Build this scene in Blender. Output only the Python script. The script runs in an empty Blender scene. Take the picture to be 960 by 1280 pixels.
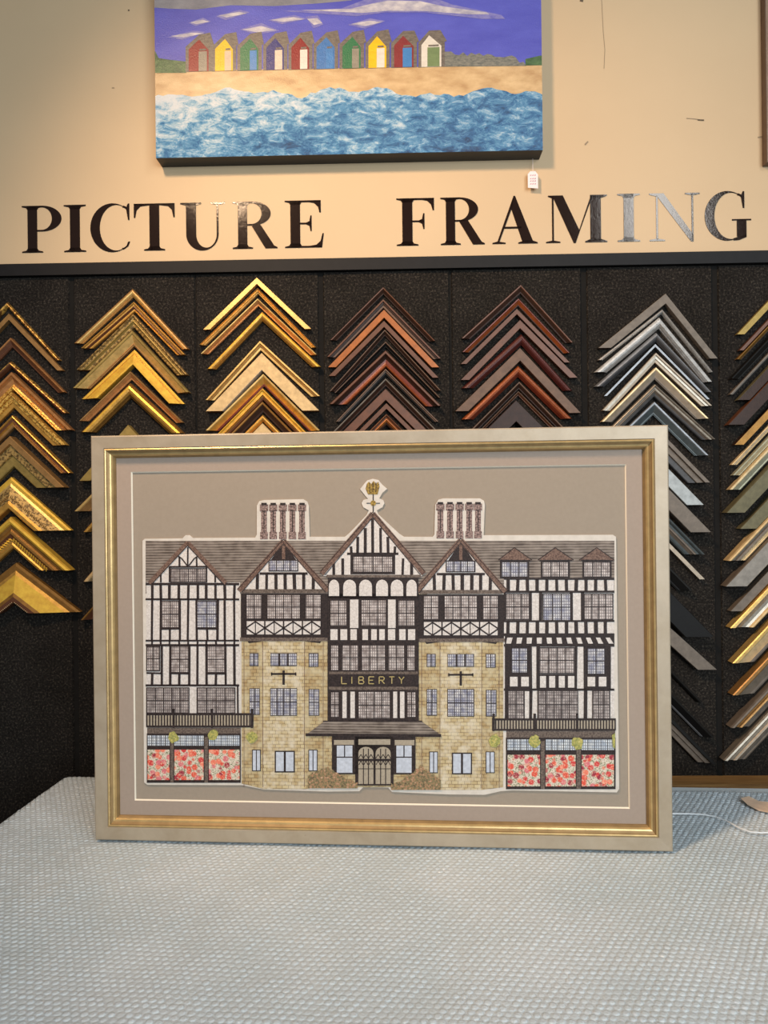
import bpy, bmesh, math, random
import numpy as np
from mathutils import Vector, Matrix
random.seed(7)
SC = bpy.context.scene
COL = SC.collection
PI = math.pi
# ------------------------------------------------------------------ camera model (960x1280)
F = 924.0
CH = 1.38                       # camera height
ROLL = 0.0113
CAM = Vector((0, 0, CH))
CR = Vector((math.cos(ROLL), 0, -math.sin(ROLL)))
CU = Vector((math.sin(ROLL), 0, math.cos(ROLL)))
CF = Vector((0, 1, 0))
cd = bpy.data.cameras.new('camera')
cam = bpy.data.objects.new('camera', cd); COL.objects.link(cam)
cd.sensor_fit = 'VERTICAL'; cd.sensor_height = 36; cd.lens = F/1280*36
cd.clip_start = 0.05
m = Matrix((CR, CU, -CF)).transposed().to_4x4(); m.translation = CAM
cam.matrix_world = m
SC.camera = cam
SC.view_settings.view_transform = 'Standard'
SC.view_settings.look = 'None'
SC.view_settings.exposure = 0.0

def ray(px, py):
    return CF + CR*((px-480)/F) + CU*((640-py)/F)

class Plane:
    """a vertical plane turned by -th about z; local x right, local y away from the viewer, local z up"""
    def __init__(s, org, th):
        s.o = Vector(org); s.th = th
        s.x = Vector((math.cos(th), -math.sin(th), 0)); s.n = Vector((math.sin(th), math.cos(th), 0))
    def loc(s, px, py, off=0.0):          # where the sight line meets the plane moved by off along local y
        d = ray(px, py); o = s.o + s.n*off
        t = (o-CAM).dot(s.n)/d.dot(s.n)
        p = CAM + d*t - s.o
        return (p.dot(s.x), p.z)
    def world(s, x, y, z):
        return s.o + s.x*x + s.n*y + Vector((0, 0, z))

TABLE_TOP = 0.894
WRAP_TOP = 0.90
D_WALL = 1.55
WALL = Plane((0, D_WALL, 0), 0.0195)
def on_table(px, py, z=WRAP_TOP):
    d = ray(px, py); t = (z-CH)/d.z
    return CAM + d*t
bl = on_table(118, 1050); br = on_table(841, 1065)
TH = math.atan2(bl.y-br.y, br.x-bl.x)
FR = Plane(((bl.x+br.x)/2, (bl.y+br.y)/2, WRAP_TOP), TH)

# ------------------------------------------------------------------ materials
def s2l(c):
    return tuple((v/255/12.92) if v/255 <= .04045 else ((v/255+.055)/1.055)**2.4 for v in c)
class NT:
    def __init__(s, name):
        s.m = bpy.data.materials.new(name); s.m.use_nodes = True
        s.t = s.m.node_tree; s.b = s.t.nodes['Principled BSDF']
    def n(s, typ, **kw):
        nd = s.t.nodes.new(typ)
        for k, v in kw.items():
            if k in nd.inputs: nd.inputs[k].default_value = v
            else: setattr(nd, k, v)
        return nd
    def l(s, a, b): s.t.links.new(a, b)
    def coord(s, scale=(1, 1, 1), rot=(0, 0, 0)):
        tc = s.n('ShaderNodeTexCoord'); mp = s.n('ShaderNodeMapping')
        mp.inputs['Scale'].default_value = scale; mp.inputs['Rotation'].default_value = rot
        s.l(tc.outputs['Object'], mp.inputs['Vector']); return mp.outputs['Vector']
    def noise(s, vec, scale, detail=3, rough=.55, dist=0):
        nd = s.n('ShaderNodeTexNoise'); nd.inputs['Scale'].default_value = scale
        nd.inputs['Detail'].default_value = detail; nd.inputs['Roughness'].default_value = rough
        nd.inputs['Distortion'].default_value = dist
        s.l(vec, nd.inputs['Vector']); return nd.outputs['Fac']
    def ramp(s, fac, stops, interp='LINEAR'):
        r = s.n('ShaderNodeValToRGB'); r.color_ramp.interpolation = interp
        e = r.color_ramp.elements
        while len(e) < len(stops): e.new(0.5)
        for i, (p, c) in enumerate(stops):
            e[i].position = p; e[i].color = tuple(c[:3])+(1,)
        s.l(fac, r.inputs['Fac']); return r.outputs['Color']
    def sepz(s):
        tc = s.n('ShaderNodeTexCoord'); sp = s.n('ShaderNodeSeparateXYZ'); s.l(tc.outputs['Object'], sp.inputs[0]); return sp.outputs['Z']
    def mix(s, fac, a, b, mode='MIX'):
        nd = s.n('ShaderNodeMixRGB', blend_type=mode)
        for i, v in ((0, fac), (1, a), (2, b)):
            if hasattr(v, 'links'): s.l(v, nd.inputs[i])
            elif i == 0: nd.inputs[0].default_value = v
            else: nd.inputs[i].default_value = tuple(v[:3])+(1,)
        return nd.outputs[0]
    def math(s, op, a, b=0.0, c=None):
        nd = s.n('ShaderNodeMath', operation=op)
        for i, v in enumerate((a, b, c)):
            if v is None: continue
            if hasattr(v, 'links'): s.l(v, nd.inputs[i])
            else: nd.inputs[i].default_value = v
        return nd.outputs[0]
    def bump(s, h, strength=.3, dist=.001):
        nd = s.n('ShaderNodeBump'); nd.inputs['Strength'].default_value = strength
        nd.inputs['Distance'].default_value = dist
        s.l(h, nd.inputs['Height']); s.l(nd.outputs[0], s.b.inputs['Normal'])
    def base(s, v):
        if hasattr(v, 'links'): s.l(v, s.b.inputs['Base Color'])
        else: s.b.inputs['Base Color'].default_value = tuple(v[:3])+(1,)
    def set(s, rough=.5, metal=0, spec=.5, coat=0):
        s.b.inputs['Roughness'].default_value = rough; s.b.inputs['Metallic'].default_value = metal
        s.b.inputs['Specular IOR Level'].default_value = spec; s.b.inputs['Coat Weight'].default_value = coat
        s.b.inputs['Coat Roughness'].default_value = .12

def plain(name, rgb, rough=.5, metal=0, spec=.5, coat=0, var=.12, scale=60, bump=0):
    k = NT(name); c = s2l(rgb)
    v = k.coord(); f = k.noise(v, scale, 4)
    lo = tuple(x*(1-var) for x in c); hi = tuple(min(1, x*(1+var)) for x in c)
    k.base(k.ramp(f, [(.3, lo), (.7, hi)])); k.set(rough, metal, spec, coat)
    if bump: k.bump(k.noise(v, scale*3, 3), .4, bump)
    return k.m

# ------------------------------------------------------------------ mesh helpers
def mesh_obj(name, verts, faces, mats, fm=None, parent=None, smooth=False, loc=None, rotz=None):
    me = bpy.data.meshes.new(name); me.from_pydata([tuple(v) for v in verts], [], faces)
    for mt in mats: me.materials.append(mt)
    if fm: me.polygons.foreach_set('material_index', fm)
    if smooth: me.polygons.foreach_set('use_smooth', [True]*len(me.polygons))
    me.update()
    o = bpy.data.objects.new(name, me); COL.objects.link(o)
    if parent: o.parent = parent
    if loc is not None: o.location = loc
    if rotz is not None: o.rotation_euler = (0, 0, rotz)
    return o
class MB:
    def __init__(s): s.v = []; s.f = []; s.m = []; s.mats = []
    def mi(s, mat):
        if mat not in s.mats: s.mats.append(mat)
        return s.mats.index(mat)
    def face(s, pts, mat):
        b = len(s.v); s.v += [tuple(p) for p in pts]; s.f.append(tuple(range(b, b+len(pts)))); s.m.append(s.mi(mat))
    def box(s, x0, x1, y0, y1, z0, z1, mat, bev=0):
        b = len(s.v); s.v += [(x, y, z) for x in (x0, x1) for y in (y0, y1) for z in (z0, z1)]
        for q in ((0, 1, 3, 2), (4, 6, 7, 5), (0, 4, 5, 1), (2, 3, 7, 6), (0, 2, 6, 4), (1, 5, 7, 3)):
            s.f.append(tuple(b+i for i in q)); s.m.append(s.mi(mat))
    def slab(s, pts, y0, y1, mat, side=None):      # xz polygon thickened from y0 (front) to y1 (back)
        n = len(pts); side = side or mat
        a = sum(pts[i][0]*pts[(i+1) % n][1]-pts[(i+1) % n][0]*pts[i][1] for i in range(n))
        if a < 0: pts = pts[::-1]
        b = len(s.v)
        s.v += [(x, y0, z) for x, z in pts]+[(x, y1, z) for x, z in pts]
        s.f.append(tuple(b+i for i in range(n))); s.m.append(s.mi(mat))
        s.f.append(tuple(b+n+i for i in reversed(range(n)))); s.m.append(s.mi(side))
        for i in range(n):
            j = (i+1) % n; s.f.append((b+i, b+n+i, b+n+j, b+j)); s.m.append(s.mi(side))
    def tube(s, pts, r, mat, seg=8):
        rings = []
        for i, p in enumerate(pts):
            p = Vector(p); d = (Vector(pts[min(i+1, len(pts)-1)])-Vector(pts[max(i-1, 0)])).normalized()
            u = d.cross(Vector((0, 0, 1)))
            if u.length < .01: u = d.cross(Vector((1, 0, 0)))
            u.normalize(); w = d.cross(u); b = len(s.v)
            for k in range(seg):
                a = 2*PI*k/seg; s.v.append(tuple(p+u*math.cos(a)*r+w*math.sin(a)*r))
            rings.append(b)
        for a, b in zip(rings, rings[1:]):
            for k in range(seg):
                s.f.append((a+k, a+(k+1) % seg, b+(k+1) % seg, b+k)); s.m.append(s.mi(mat))
        for r0, rev in ((rings[0], 1), (rings[-1], 0)):
            q = [r0+k for k in range(seg)]; s.f.append(tuple(q[::-1] if rev else q)); s.m.append(s.mi(mat))
    def build(s, name, parent=None, loc=None, rotz=None, smooth=False):
        return mesh_obj(name, s.v, s.f, s.mats, s.m, parent, smooth, loc, rotz)
def empty(name, loc, rotz=0):
    o = bpy.data.objects.new(name, None); COL.objects.link(o); o.empty_display_size = .05
    o.location = loc; o.rotation_euler = (0, 0, rotz); return o
def tag(o, label, cat, group=None):
    o['label'] = label; o['category'] = cat
    if group: o['group'] = group
    return o
def struct(o): o['kind'] = 'structure'; return o

# ================================================================== SETTING
k = NT('cream wall paint'); v = k.coord()
k.base(k.ramp(k.noise(v, 2.2, 5), [(.3, s2l((203, 177, 142))), (.7, s2l((211, 185, 149)))]))
k.set(.55, 0, .3); k.bump(k.noise(v, 90, 3), .12, .001); M_WALL = k.m

k = NT('charcoal carpet board'); v = k.coord()
f1 = k.noise(v, 230, 3, .75); f2 = k.noise(v, 14, 3)
c1 = k.ramp(f1, [(.36, s2l((26, 24, 23))), (.55, s2l((46, 43, 40))), (.74, s2l((98, 90, 80)))])
k.base(k.mix(.55, c1, k.ramp(f2, [(.3, (.35, .35, .35)), (.7, (1, 1, 1))]), 'MULTIPLY'))
k.set(.95, 0, .1); k.bump(f1, .9, .003); M_CARPET = k.m
M_TRIM = plain('black painted trim', (24, 24, 26), .6, 0, .25)
M_GAP = plain('dark seam', (30, 29, 28), .9, 0, .1)
M_FLOOR = plain('dark floor', (60, 56, 52), .7, 0, .3)
k = NT('oak batten'); v = k.coord((3, 60, 60))
k.base(k.ramp(k.noise(v, 4, 5, .6), [(.3, s2l((120, 86, 48))), (.7, s2l((176, 136, 84)))])); k.set(.45); M_OAK = k.m

zt = WALL.loc(480, 323.5)[1]          # foot of the cream wall
zt2 = zt-0.0155*1.6
b = MB(); b.box(-3, 3, 0, .12, zt, 3.0, M_WALL)
wall = struct(b.build('wall_back', loc=WALL.o, rotz=-WALL.th))
# scuffs and hairline cracks in the paint
M_SCUFF = plain('scuffed paint', (150, 130, 105), .7); M_SCUFFD = plain('dark scuff', (96, 80, 62), .7)
b = MB()
def wl(px, py, off=0): return WALL.loc(px, py, off)
def scuff(pts, w, mat):
    q = [wl(*p) for p in pts]
    for (a, c) in zip(q, q[1:]):
        d = Vector((c[0]-a[0], c[1]-a[1])); nn = Vector((-d.y, d.x)).normalized()*w/2
        b.face([(a[0]+nn.x, -.0006, a[1]+nn.y), (a[0]-nn.x, -.0006, a[1]-nn.y), (c[0]-nn.x, -.0006, c[1]-nn.y), (c[0]+nn.x, -.0006, c[1]+nn.y)], mat)
scuff([(752, 0), (754, 40), (756, 62), (755, 86)], .0010, M_SCUFF)
scuff([(858, 148), (870, 149), (880, 151)], .0016, M_SCUFF); scuff([(872, 150), (880, 150.5)], .003, M_SCUFFD)
scuff([(731, 181), (735, 177)], .003, M_SCUFF); scuff([(725, 0), (729, 1)], .006, M_SCUFFD)
scuff([(947, 172), (953, 171)], .003, M_SCUFF); scuff([(160, 13), (162, 13)], .003, M_SCUFFD); scuff([(140, 110), (143, 110)], .002, M_SCUFF)
b.build('paint_scuff', wall)
b = MB(); b.box(-3, 3, -.010, .02, zt2, zt, M_TRIM)
struct(b.build('trim_1', loc=WALL.o, rotz=-WALL.th))
b = MB(); b.box(-3, 3, .004, .12, 0, zt2, M_GAP)
struct(b.build('wall_back_lower', loc=WALL.o, rotz=-WALL.th))
b = MB(); b.box(-4, 4, -3, 1.9, -.05, 0, M_FLOOR); struct(b.build('floor'))
# display boards of carpet between narrow seams
seams = [-420, 92, 247, 404, 566, 733, 897, 1380]
half = [.005, .005, .0012, .005, .0022, .006, .006, .005]
names = ['first', 'second', 'third', 'fourth', 'fifth', 'sixth', 'seventh']
BOARD = .002
for i in range(7):
    x0 = wl(seams[i], 640)[0]+half[i]; x1 = wl(seams[i+1], 640)[0]-half[i+1]
    b = MB(); zb = .10
    xs = [(x0, .0035), (x0+.002, -0.0), (x1-.002, 0), (x1, .0035)]
    cx = (x0+x1)/2
    for (xa, ya), (xb, yb) in zip(xs, xs[1:]):
        b.face([(xa-cx, ya, 0), (xb-cx, yb, 0), (xb-cx, yb, zt2-zb-.002), (xa-cx, ya, zt2-zb-.002)], M_CARPET)
        pass
    o = b.build('display_board', loc=WALL.world(cx, 0, zb), rotz=-WALL.th)
    tag(o, 'dark carpeted display board behind the %s column of frame samples from the left' % names[i], 'display board', 'carpeted boards behind the frame samples')

# oak batten behind the bench on the right
xa = wl(700, 970)[0]
zl = CH-.5555
b = MB(); b.box(0, 1.9, -.05, -.0006, -.018, 0, M_OAK)
o = b.build('wooden_ledge', loc=WALL.world(xa, 0, zl), rotz=-WALL.th)
tag(o, 'narrow brown wooden ledge along the foot of the sample boards, right of the frame', 'ledge')

# ================================================================== WORKBENCH + BUBBLE WRAP
cl = on_table(85, 973, TABLE_TOP)
bk = Plane((cl.x, cl.y, TABLE_TOP), TH)          # origin at the back left corner of the bench
k = NT('pale blue laminate'); v = k.coord()
k.base(k.ramp(k.noise(v, 8, 3), [(.3, s2l((206, 220, 228))), (.7, s2l((218, 230, 236)))])); k.set(.4); M_LAM = k.m
M_BENCH = plain('dark bench timber', (38, 33, 30), .7)
root = empty('workbench', bk.world(0, 0, -TABLE_TOP), -TH)
tag(root, 'large workbench covered in bubble wrap under the silver gilt frame', 'workbench')
W_B, D_B = 1.75, 1.05
b = MB(); b.box(.002, W_B, -D_B, 0, TABLE_TOP-.03, TABLE_TOP, M_LAM); b.build('bench_top', root)
b = MB(); b.box(.06, W_B-.06, -D_B+.05, -.06, TABLE_TOP-.13, TABLE_TOP-.03, M_BENCH); b.build('apron', root)
for lx in (.06, W_B-.13):
    for ly in (-D_B+.06, -.13):
        b = MB(); b.box(lx, lx+.07, ly, ly+.07, 0, TABLE_TOP-.13, M_BENCH); b.build('leg', root)

# wrap: (s,t) -> surface; s to the right from the left edge, t forward (negative = behind the back edge)
RAD = .016
def bend(d):      # d>0 on the flat, d<0 past the edge: returns (horizontal offset, drop, angle)
    if d >= 0: return d, 0.0, 0.0
    a = -d/RAD
    if a < PI/2: return -RAD*math.sin(a), RAD*(1-math.cos(a)), a
    return -RAD, RAD+(-d-RAD*PI/2), PI/2
def wave(x, y):
    return .0011*math.sin(9*x+5*y+1)+.0009*math.sin(17*y-11*x)+.0007*math.sin(31*x+13*y)
flat0 = .0012
def surf(s, t):
    hx, dx, ax = bend(s-.004); hy, dy, ay = bend(t-.004)
    x = .0035+hx-.004; y = -(.0035+hy-.004)
    drop = dx if ax else dy
    if ax and ay: drop = max(dx, dy)
    up = 0
    # lying flat where the frame stands, gently lumpy elsewhere
    z = flat0-drop
    if not ax and not ay:
        e = min(1, min(s, max(t, 0)+.02)/.05)
        z += (abs(wave(s, t))*.9)*e*(0 if .02 < t < .0 else 1)
    nx = -math.sin(ax) if ax else 0; ny = math.sin(ay) if ay else 0
    nz = math.cos(ax)*math.cos(ay)
    n = Vector((nx, ny, nz+1e-4)).normalized()
    if ax and ay:                                  # pull the corner in so it reads as a soft fold
        x += .010*min(1, ax); y -= .010*min(1, ay)
    return Vector((x, y, z)), n
ys = (FR.world(0, 0, 0)-bk.world(0, 0, 0)).dot(bk.n)   # local y of the frame line
def back_limit(s):     # how far the sheet reaches past the back edge
    f = min(1, max(0, (s-.3)/.5)); f = f*f*(3-2*f)
    return -.03*(1-f)+.022*f
verts = []; faces = []
S0, S1, T1 = -.075, 1.32, .86
ns = 110; nt = 84
for j in range(nt+1):
    for i in range(ns+1):
        s = S0+(S1-S0)*i/ns if i > 12 else S0+(.005-S0)*i/12
        if i > 12: s = .005+(S1-.005)*(i-12)/(ns-12)
        tb = back_limit(s)
        t = tb+(.005 + max(0, tb) - tb)*j/10 if j < 10 else None
        if t is None: t0 = .005+max(0, tb); t = t0+(T1-t0)*(j-10)/(nt-10)
        p, n = surf(s, t); verts.append(p)
for j in range(nt):
    for i in range(ns):
        a = j*(ns+1)+i; faces.append((a, a+ns+1, a+ns+2, a+1))
nsheet = len(faces)
P = .0090; SEG = 8; row = 0; t = -.03
while t < T1:
    s = S0+(P/2 if row % 2 else 0)+random.uniform(-.0003, .0003)
    while s < S1-.004:
        if t > back_limit(s)+.004:
            c, n = surf(s, t)
            jx = random.uniform(-.0004, .0004); hh = .0012*random.uniform(.35, 1.0); rr = .0041*random.uniform(.9, 1.04)
            fx = (ys < c.y+.0 and c.y < ys+.05)
            if fx: hh *= .85
            u = n.cross(Vector((0, 1, 0))).normalized() if abs(n.y) < .9 else Vector((1, 0, 0))
            w = n.cross(u); tl = Vector((random.uniform(-.10, .10), random.uniform(-.10, .10)))
            b0 = len(verts); c = c+u*jx
            for ring, (rf, hf) in enumerate(((1, 0), (.86, .62), (.5, .95))):
                for kx in range(SEG):
                    a = 2*PI*kx/SEG
                    e = math.cos(a)*tl.x+math.sin(a)*tl.y
                    verts.append(c+(u*math.cos(a)+w*math.sin(a))*rr*rf+n*(hh*hf*(1+e)-.0001*(ring == 0)))
            verts.append(c+n*hh*.97)
            for ring in range(2):
                for kx in range(SEG):
                    a = b0+ring*SEG; faces.append((a+kx, a+(kx+1) % SEG, a+SEG+(kx+1) % SEG, a+SEG+kx))
            for kx in range(SEG): faces.append((b0+2*SEG+kx, b0+2*SEG+(kx+1) % SEG, b0+3*SEG))
        s += P
    t += P*.866; row += 1
k = NT('bubble wrap film'); v = k.coord()
k.base(k.ramp(k.noise(v, 3.5, 3), [(.35, s2l((210, 225, 233))), (.65, s2l((228, 239, 246)))])); k.set(.15, 0, .6, .3)
fn = k.noise(v, 330, 3, .75); k.bump(fn, .7, .0022); k.b.inputs['Alpha'].default_value = .75
M_WRAP = k.m
wrap = mesh_obj('bubble_wrap', verts, faces, [M_WRAP], None, None, True, bk.world(0, 0, 0), -TH)
# make sure normals point up consistently
tag(wrap, 'clear bubble wrap sheet draped over the workbench and its left edge', 'bubble wrap')

# white cord and brown tape lying on the wrap at right
k = MB(); M_CORD = plain('white cord', (226, 230, 232), .5)
pts = []
for px, py in ((800, 1017), (846, 1018), (862, 1018), (880, 1019), (895, 1022), (910, 1028), (924, 1036), (938, 1041), (952, 1042), (966, 1041), (990, 1038)):
    pts.append(on_table(px, py, WRAP_TOP))
o0 = pts[0].copy()
k.tube([tuple(p-o0+Vector((0, 0, .0012))) for p in pts], .0011, M_CORD, 6)
tag(k.build('cord', loc=o0, smooth=True), 'thin white cord curving across the bubble wrap right of the frame', 'cord')
M_TAPE = plain('brown parcel tape', (232, 204, 178), .45, 0, .3, 0, .12, 40)
tp = [on_table(*p, WRAP_TOP) for p in ((926, 998), (936, 996), (948, 1001), (962, 1003), (985, 1008), (1000, 1014), (985, 1019), (962, 1017), (948, 1013), (934, 1006))]
o0 = tp[0].copy(); b = MB()
q = [tuple(p-o0+Vector((0, 0, .0006+.0008*math.sin(i*2.1)))) for i, p in enumerate(tp)][::-1]
n = len(q); b.face(q, M_TAPE); b.face([(x, y, z-.0005) for x, y, z in q][::-1], M_TAPE)
for i in range(n):
    p0, p1 = q[i], q[(i+1) % n]; b.face([(p0[0], p0[1], p0[2]-.0005), (p1[0], p1[1], p1[2]-.0005), p1, p0], M_TAPE)
tag(b.build('tape_scrap', loc=o0), 'crinkled scrap of brown tape on the bubble wrap at the far right', 'tape')

# ================================================================== FRAMED PICTURE
def fl(px, py, off=0): return FR.loc(px, py, off)
x0, _ = fl(116, 800); x1, _ = fl(838.5, 800); ztop = (fl(114, 545)[1]+fl(836, 531)[1])/2
XL, XR, ZT = x0, x1, ztop
root = empty('framed_picture', FR.o, -FR.th)
tag(root, 'large champagne silver frame with gilt slip holding a half-timbered building cut-out, standing on bubble wrap', 'framed picture')

k = NT('champagne silver leaf'); v = k.coord()
g = k.noise(v, 26, 5, .65, .6); h = k.noise(k.coord((1, 1, 1)), 14, 5, .65)
c = k.mix(.5, k.ramp(g, [(.3, s2l((154, 140, 122))), (.7, s2l((176, 162, 142)))]), k.ramp(h, [(.32, s2l((158, 142, 116))), (.6, s2l((180, 167, 146)))]))
sc = k.noise(k.coord((1, 1, 2.4)), 55, 2, .5)
c = k.mix(k.ramp(sc, [(.74, (0, 0, 0)), (.80, (.55, .55, .55))]), c, s2l((120, 98, 72)))
k.base(c); k.set(.42, .2, .5); k.bump(g, .15, .0008); M_FRAME = k.m
def metal(name, rgb, rough=.32, met=.75, var=.15, sc=70, bp=0): return plain(name, rgb, rough, met, .5, 0, var, sc, bp)
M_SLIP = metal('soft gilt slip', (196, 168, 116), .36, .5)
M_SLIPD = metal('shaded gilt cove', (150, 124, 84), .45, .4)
M_MOUNT = plain('taupe mount board', (159, 144, 132), .85, 0, .15, 0, .03, 200)
M_MOUNT2 = plain('inner mount board', (152, 140, 126), .85, 0, .15, 0, .03, 200)
M_CORE = plain('cream mount core', (236, 226, 208), .8, 0, .2, 0, .02)

def ring(b, prof, xl, xr, zb, zt_, mats):
    """mitred rectangular moulding: prof = [(inset, y)] from outside to inside, mats per segment"""
    for i in range(len(prof)-1):
        (a, ya), (c_, yc) = prof[i], prof[i+1]
        A = [(xl+a, ya, zb+a), (xr-a, ya, zb+a), (xr-a, ya, zt_-a), (xl+a, ya, zt_-a)]
        C = [(xl+c_, yc, zb+c_), (xr-c_, yc, zb+c_), (xr-c_, yc, zt_-c_), (xl+c_, yc, zt_-c_)]
        for q in range(4):
            r = (q+1) % 4; b.face([A[q], A[r], C[r], C[q]], mats[i] if isinstance(mats, list) else mats)
b = MB()
ring(b, [(.004, .040), (0, .040), (0, .0015), (.0008, .0004), (.002, 0), (.0185, .0008), (.0193, .002), (.0193, .006)], XL, XR, 0, ZT, M_FRAME)
b.build('frame', root)
b = MB()
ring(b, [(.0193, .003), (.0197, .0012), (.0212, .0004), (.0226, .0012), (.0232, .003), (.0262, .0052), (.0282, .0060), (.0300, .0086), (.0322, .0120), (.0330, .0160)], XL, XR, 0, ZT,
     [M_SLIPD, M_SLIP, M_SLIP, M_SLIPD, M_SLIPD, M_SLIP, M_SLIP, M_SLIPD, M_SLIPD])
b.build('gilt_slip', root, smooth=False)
# mounts; window edges measured on the photograph
wxl = (fl(165, 590, .014)[0]+fl(167, 1002, .014)[0])/2; wxr = (fl(784, 580, .014)[0]+fl(786, 1012, .014)[0])/2
wzt = (fl(165, 590, .014)[1]+fl(784, 580, .014)[1])/2; wzb = (fl(167, 1001, .014)[1]+fl(787, 1010.5, .014)[1])/2
def framequad(b, xl, xr, zb, zt_, XL_, XR_, ZB_, ZT_, y, mat):
    O = [(XL_, y, ZB_), (XR_, y, ZB_), (XR_, y, ZT_), (XL_, y, ZT_)]; I = [(xl, y, zb), (xr, y, zb), (xr, y, zt_), (xl, y, zt_)]
    for q in range(4):
        r = (q+1) % 4; b.face([O[q], O[r], I[r], I[q]], mat)
b = MB(); ins = .0318
framequad(b, wxl, wxr, wzb, wzt, XL+ins, XR-ins, ins, ZT-ins, .0140, M_MOUNT)
om = b.build('outer_mount', root)
b = MB(); ring(b, [(0, .0140), (.0016, .0162)], wxl, wxr, wzb, wzt, M_CORE)
o = b.build('mount_bevel', om); o['label'] = 'thin cream bevel'
b = MB(); b.face([(wxl, .0166, wzb), (wxr, .0166, wzb), (wxr, .0166, wzt), (wxl, .0166, wzt)], M_MOUNT2)
b.build('inner_mount', root)
b = MB(); b.box(XL+.004, XR-.004, .030, .036, .004, ZT-.004, plain('brown backing board', (120, 95, 66), .9)); b.build('backing_board', root)

# ---------- artwork materials (object space, metres; 1 photo px ~ 1.16 mm)
def art(name, cols, fn, rough=.6):
    k = NT(name); fn(k, cols); k.set(rough, 0, .3); return k.m
def jig(k, c, amt=.3):      # faint wobbly cut lines of a jigsaw
    v = k.coord((1, 1, 1)); vo = k.n('ShaderNodeTexVoronoi', feature='DISTANCE_TO_EDGE'); vo.inputs['Scale'].default_value = 190
    k.l(v, vo.inputs['Vector'])
    f = k.ramp(vo.outputs['Distance'], [(0, (amt,)*3), (.07, (0, 0, 0))])
    return k.mix(f, c, (.12, .10, .09))
def f_plaster(k, c):
    n = k.noise(k.coord(), 300, 3); k.base(jig(k, k.ramp(n, [(.3, s2l(c[0])), (.7, s2l(c[1]))])))
A_PL = art('printed plaster', ((198, 190, 184), (220, 213, 208)), f_plaster)
A_BORD = art('pale board border', ((200, 192, 182), (212, 204, 194)), lambda k, c: k.base(k.ramp(k.noise(k.coord(), 100, 2), [(.3, s2l(c[0])), (.7, s2l(c[1]))])))
def f_timber(k, c):
    n = k.noise(k.coord(), 420, 3); k.base(k.ramp(n, [(.35, s2l(c[0])), (.75, s2l(c[1]))]))
A_TI = art('printed dark timber', ((32, 24, 24), (62, 50, 48)), f_timber)
A_BR = art('printed brown bargeboard', ((84, 62, 54), (140, 114, 100)), f_timber)
A_GB = art('printed grey brown beam', ((78, 66, 60), (128, 114, 104)), f_timber)
A_CH = art('printed chimney brick', ((66, 48, 46), (186, 160, 152)), f_timber)
A_GO = art('printed gold ship', ((88, 68, 30), (196, 164, 82)), f_timber)
A_LT = art('gold lettering', ((158, 142, 92), (190, 172, 118)), f_timber)
def f_roof(k, c):
    v = k.coord((60, 1, 1)); w = k.n('ShaderNodeTexNoise'); 
    n = k.noise(k.coord((40, 1, 760)), 1.0, 2, .5); n = k.math('ADD', k.math('MULTIPLY', n, .55), k.math('MULTIPLY', k.math('SINE', k.math('MULTIPLY', k.sepz(), 2*PI/.0040)), .12)); n = k.math('ADD', n, .22)
    n2 = k.noise(k.coord(), 60, 4)
    a = k.ramp(n, [(.38, s2l(c[0])), (.62, s2l(c[1]))])
    k.base(k.mix(.45, a, k.ramp(n2, [(.35, s2l(c[2])), (.68, s2l(c[3]))])))
A_RF = art('printed tiled roof', ((60, 50, 46), (158, 146, 136), (84, 72, 64), (146, 134, 124)), f_roof)
def f_brick(k, c):
    br = k.n('ShaderNodeTexBrick'); tc = k.n('ShaderNodeTexCoord'); sp = k.n('ShaderNodeSeparateXYZ'); cb = k.n('ShaderNodeCombineXYZ')
    k.l(tc.outputs['Object'], sp.inputs[0]); k.l(sp.outputs['X'], cb.inputs['X']); k.l(sp.outputs['Z'], cb.inputs['Y'])
    k.l(cb.outputs[0], br.inputs['Vector'])
    br.inputs['Scale'].default_value = 1; br.inputs['Brick Width'].default_value = .0092; br.inputs['Row Height'].default_value = .0050
    br.inputs['Mortar Size'].default_value = .00035; br.inputs['Mortar Smooth'].default_value = .3
    for i, q in enumerate(('Color1', 'Color2', 'Mortar')): br.inputs[q].default_value = s2l(c[i])+(1,)
    n = k.noise(k.coord(), 75, 4)
    k.base(k.mix(k.ramp(n, [(.42, (0, 0, 0)), (.66, (.75,)*3)]), br.outputs['Color'], s2l(c[3])))
    n3 = n
A_ST = art('printed stonework', ((200, 184, 146), (178, 156, 114), (108, 88, 64), (212, 202, 182)), f_brick)
A_ST2 = art('printed side stonework', ((184, 164, 122), (164, 138, 96), (96, 76, 54), (196, 184, 152)), f_brick)
def f_lattice(k, c):
    tc = k.n('ShaderNodeTexCoord'); sp = k.n('ShaderNodeSeparateXYZ'); k.l(tc.outputs['Object'], sp.inputs[0])
    fx = k.math('FRACT', k.math('MULTIPLY', sp.outputs['X'], 1/.0031)); fz = k.math('FRACT', k.math('MULTIPLY', sp.outputs['Z'], 1/.0042))
    gx = k.math('LESS_THAN', fx, .34); gz = k.math('LESS_THAN', fz, .24); g = k.math('MAXIMUM', gx, gz)
    n = k.noise(k.coord(), 130, 3)
    a = k.ramp(n, [(.36, s2l(c[0])), (.64, s2l(c[1]))])
    k.base(k.mix(k.math('MULTIPLY', g, .8), a, s2l(c[2])))
A_WG = art('printed grey window', ((146, 134, 130), (206, 196, 192), (84, 76, 76)), f_lattice)
A_WB = art('printed blue window', ((146, 148, 166), (208, 206, 206), (72, 68, 82)), f_lattice)
A_WD = art('printed dark window', ((128, 118, 116), (184, 174, 170), (74, 66, 66)), f_lattice)
A_TR = art('printed transom glass', ((176, 186, 200), (214, 218, 220), (84, 88, 98)), f_lattice)
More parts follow.
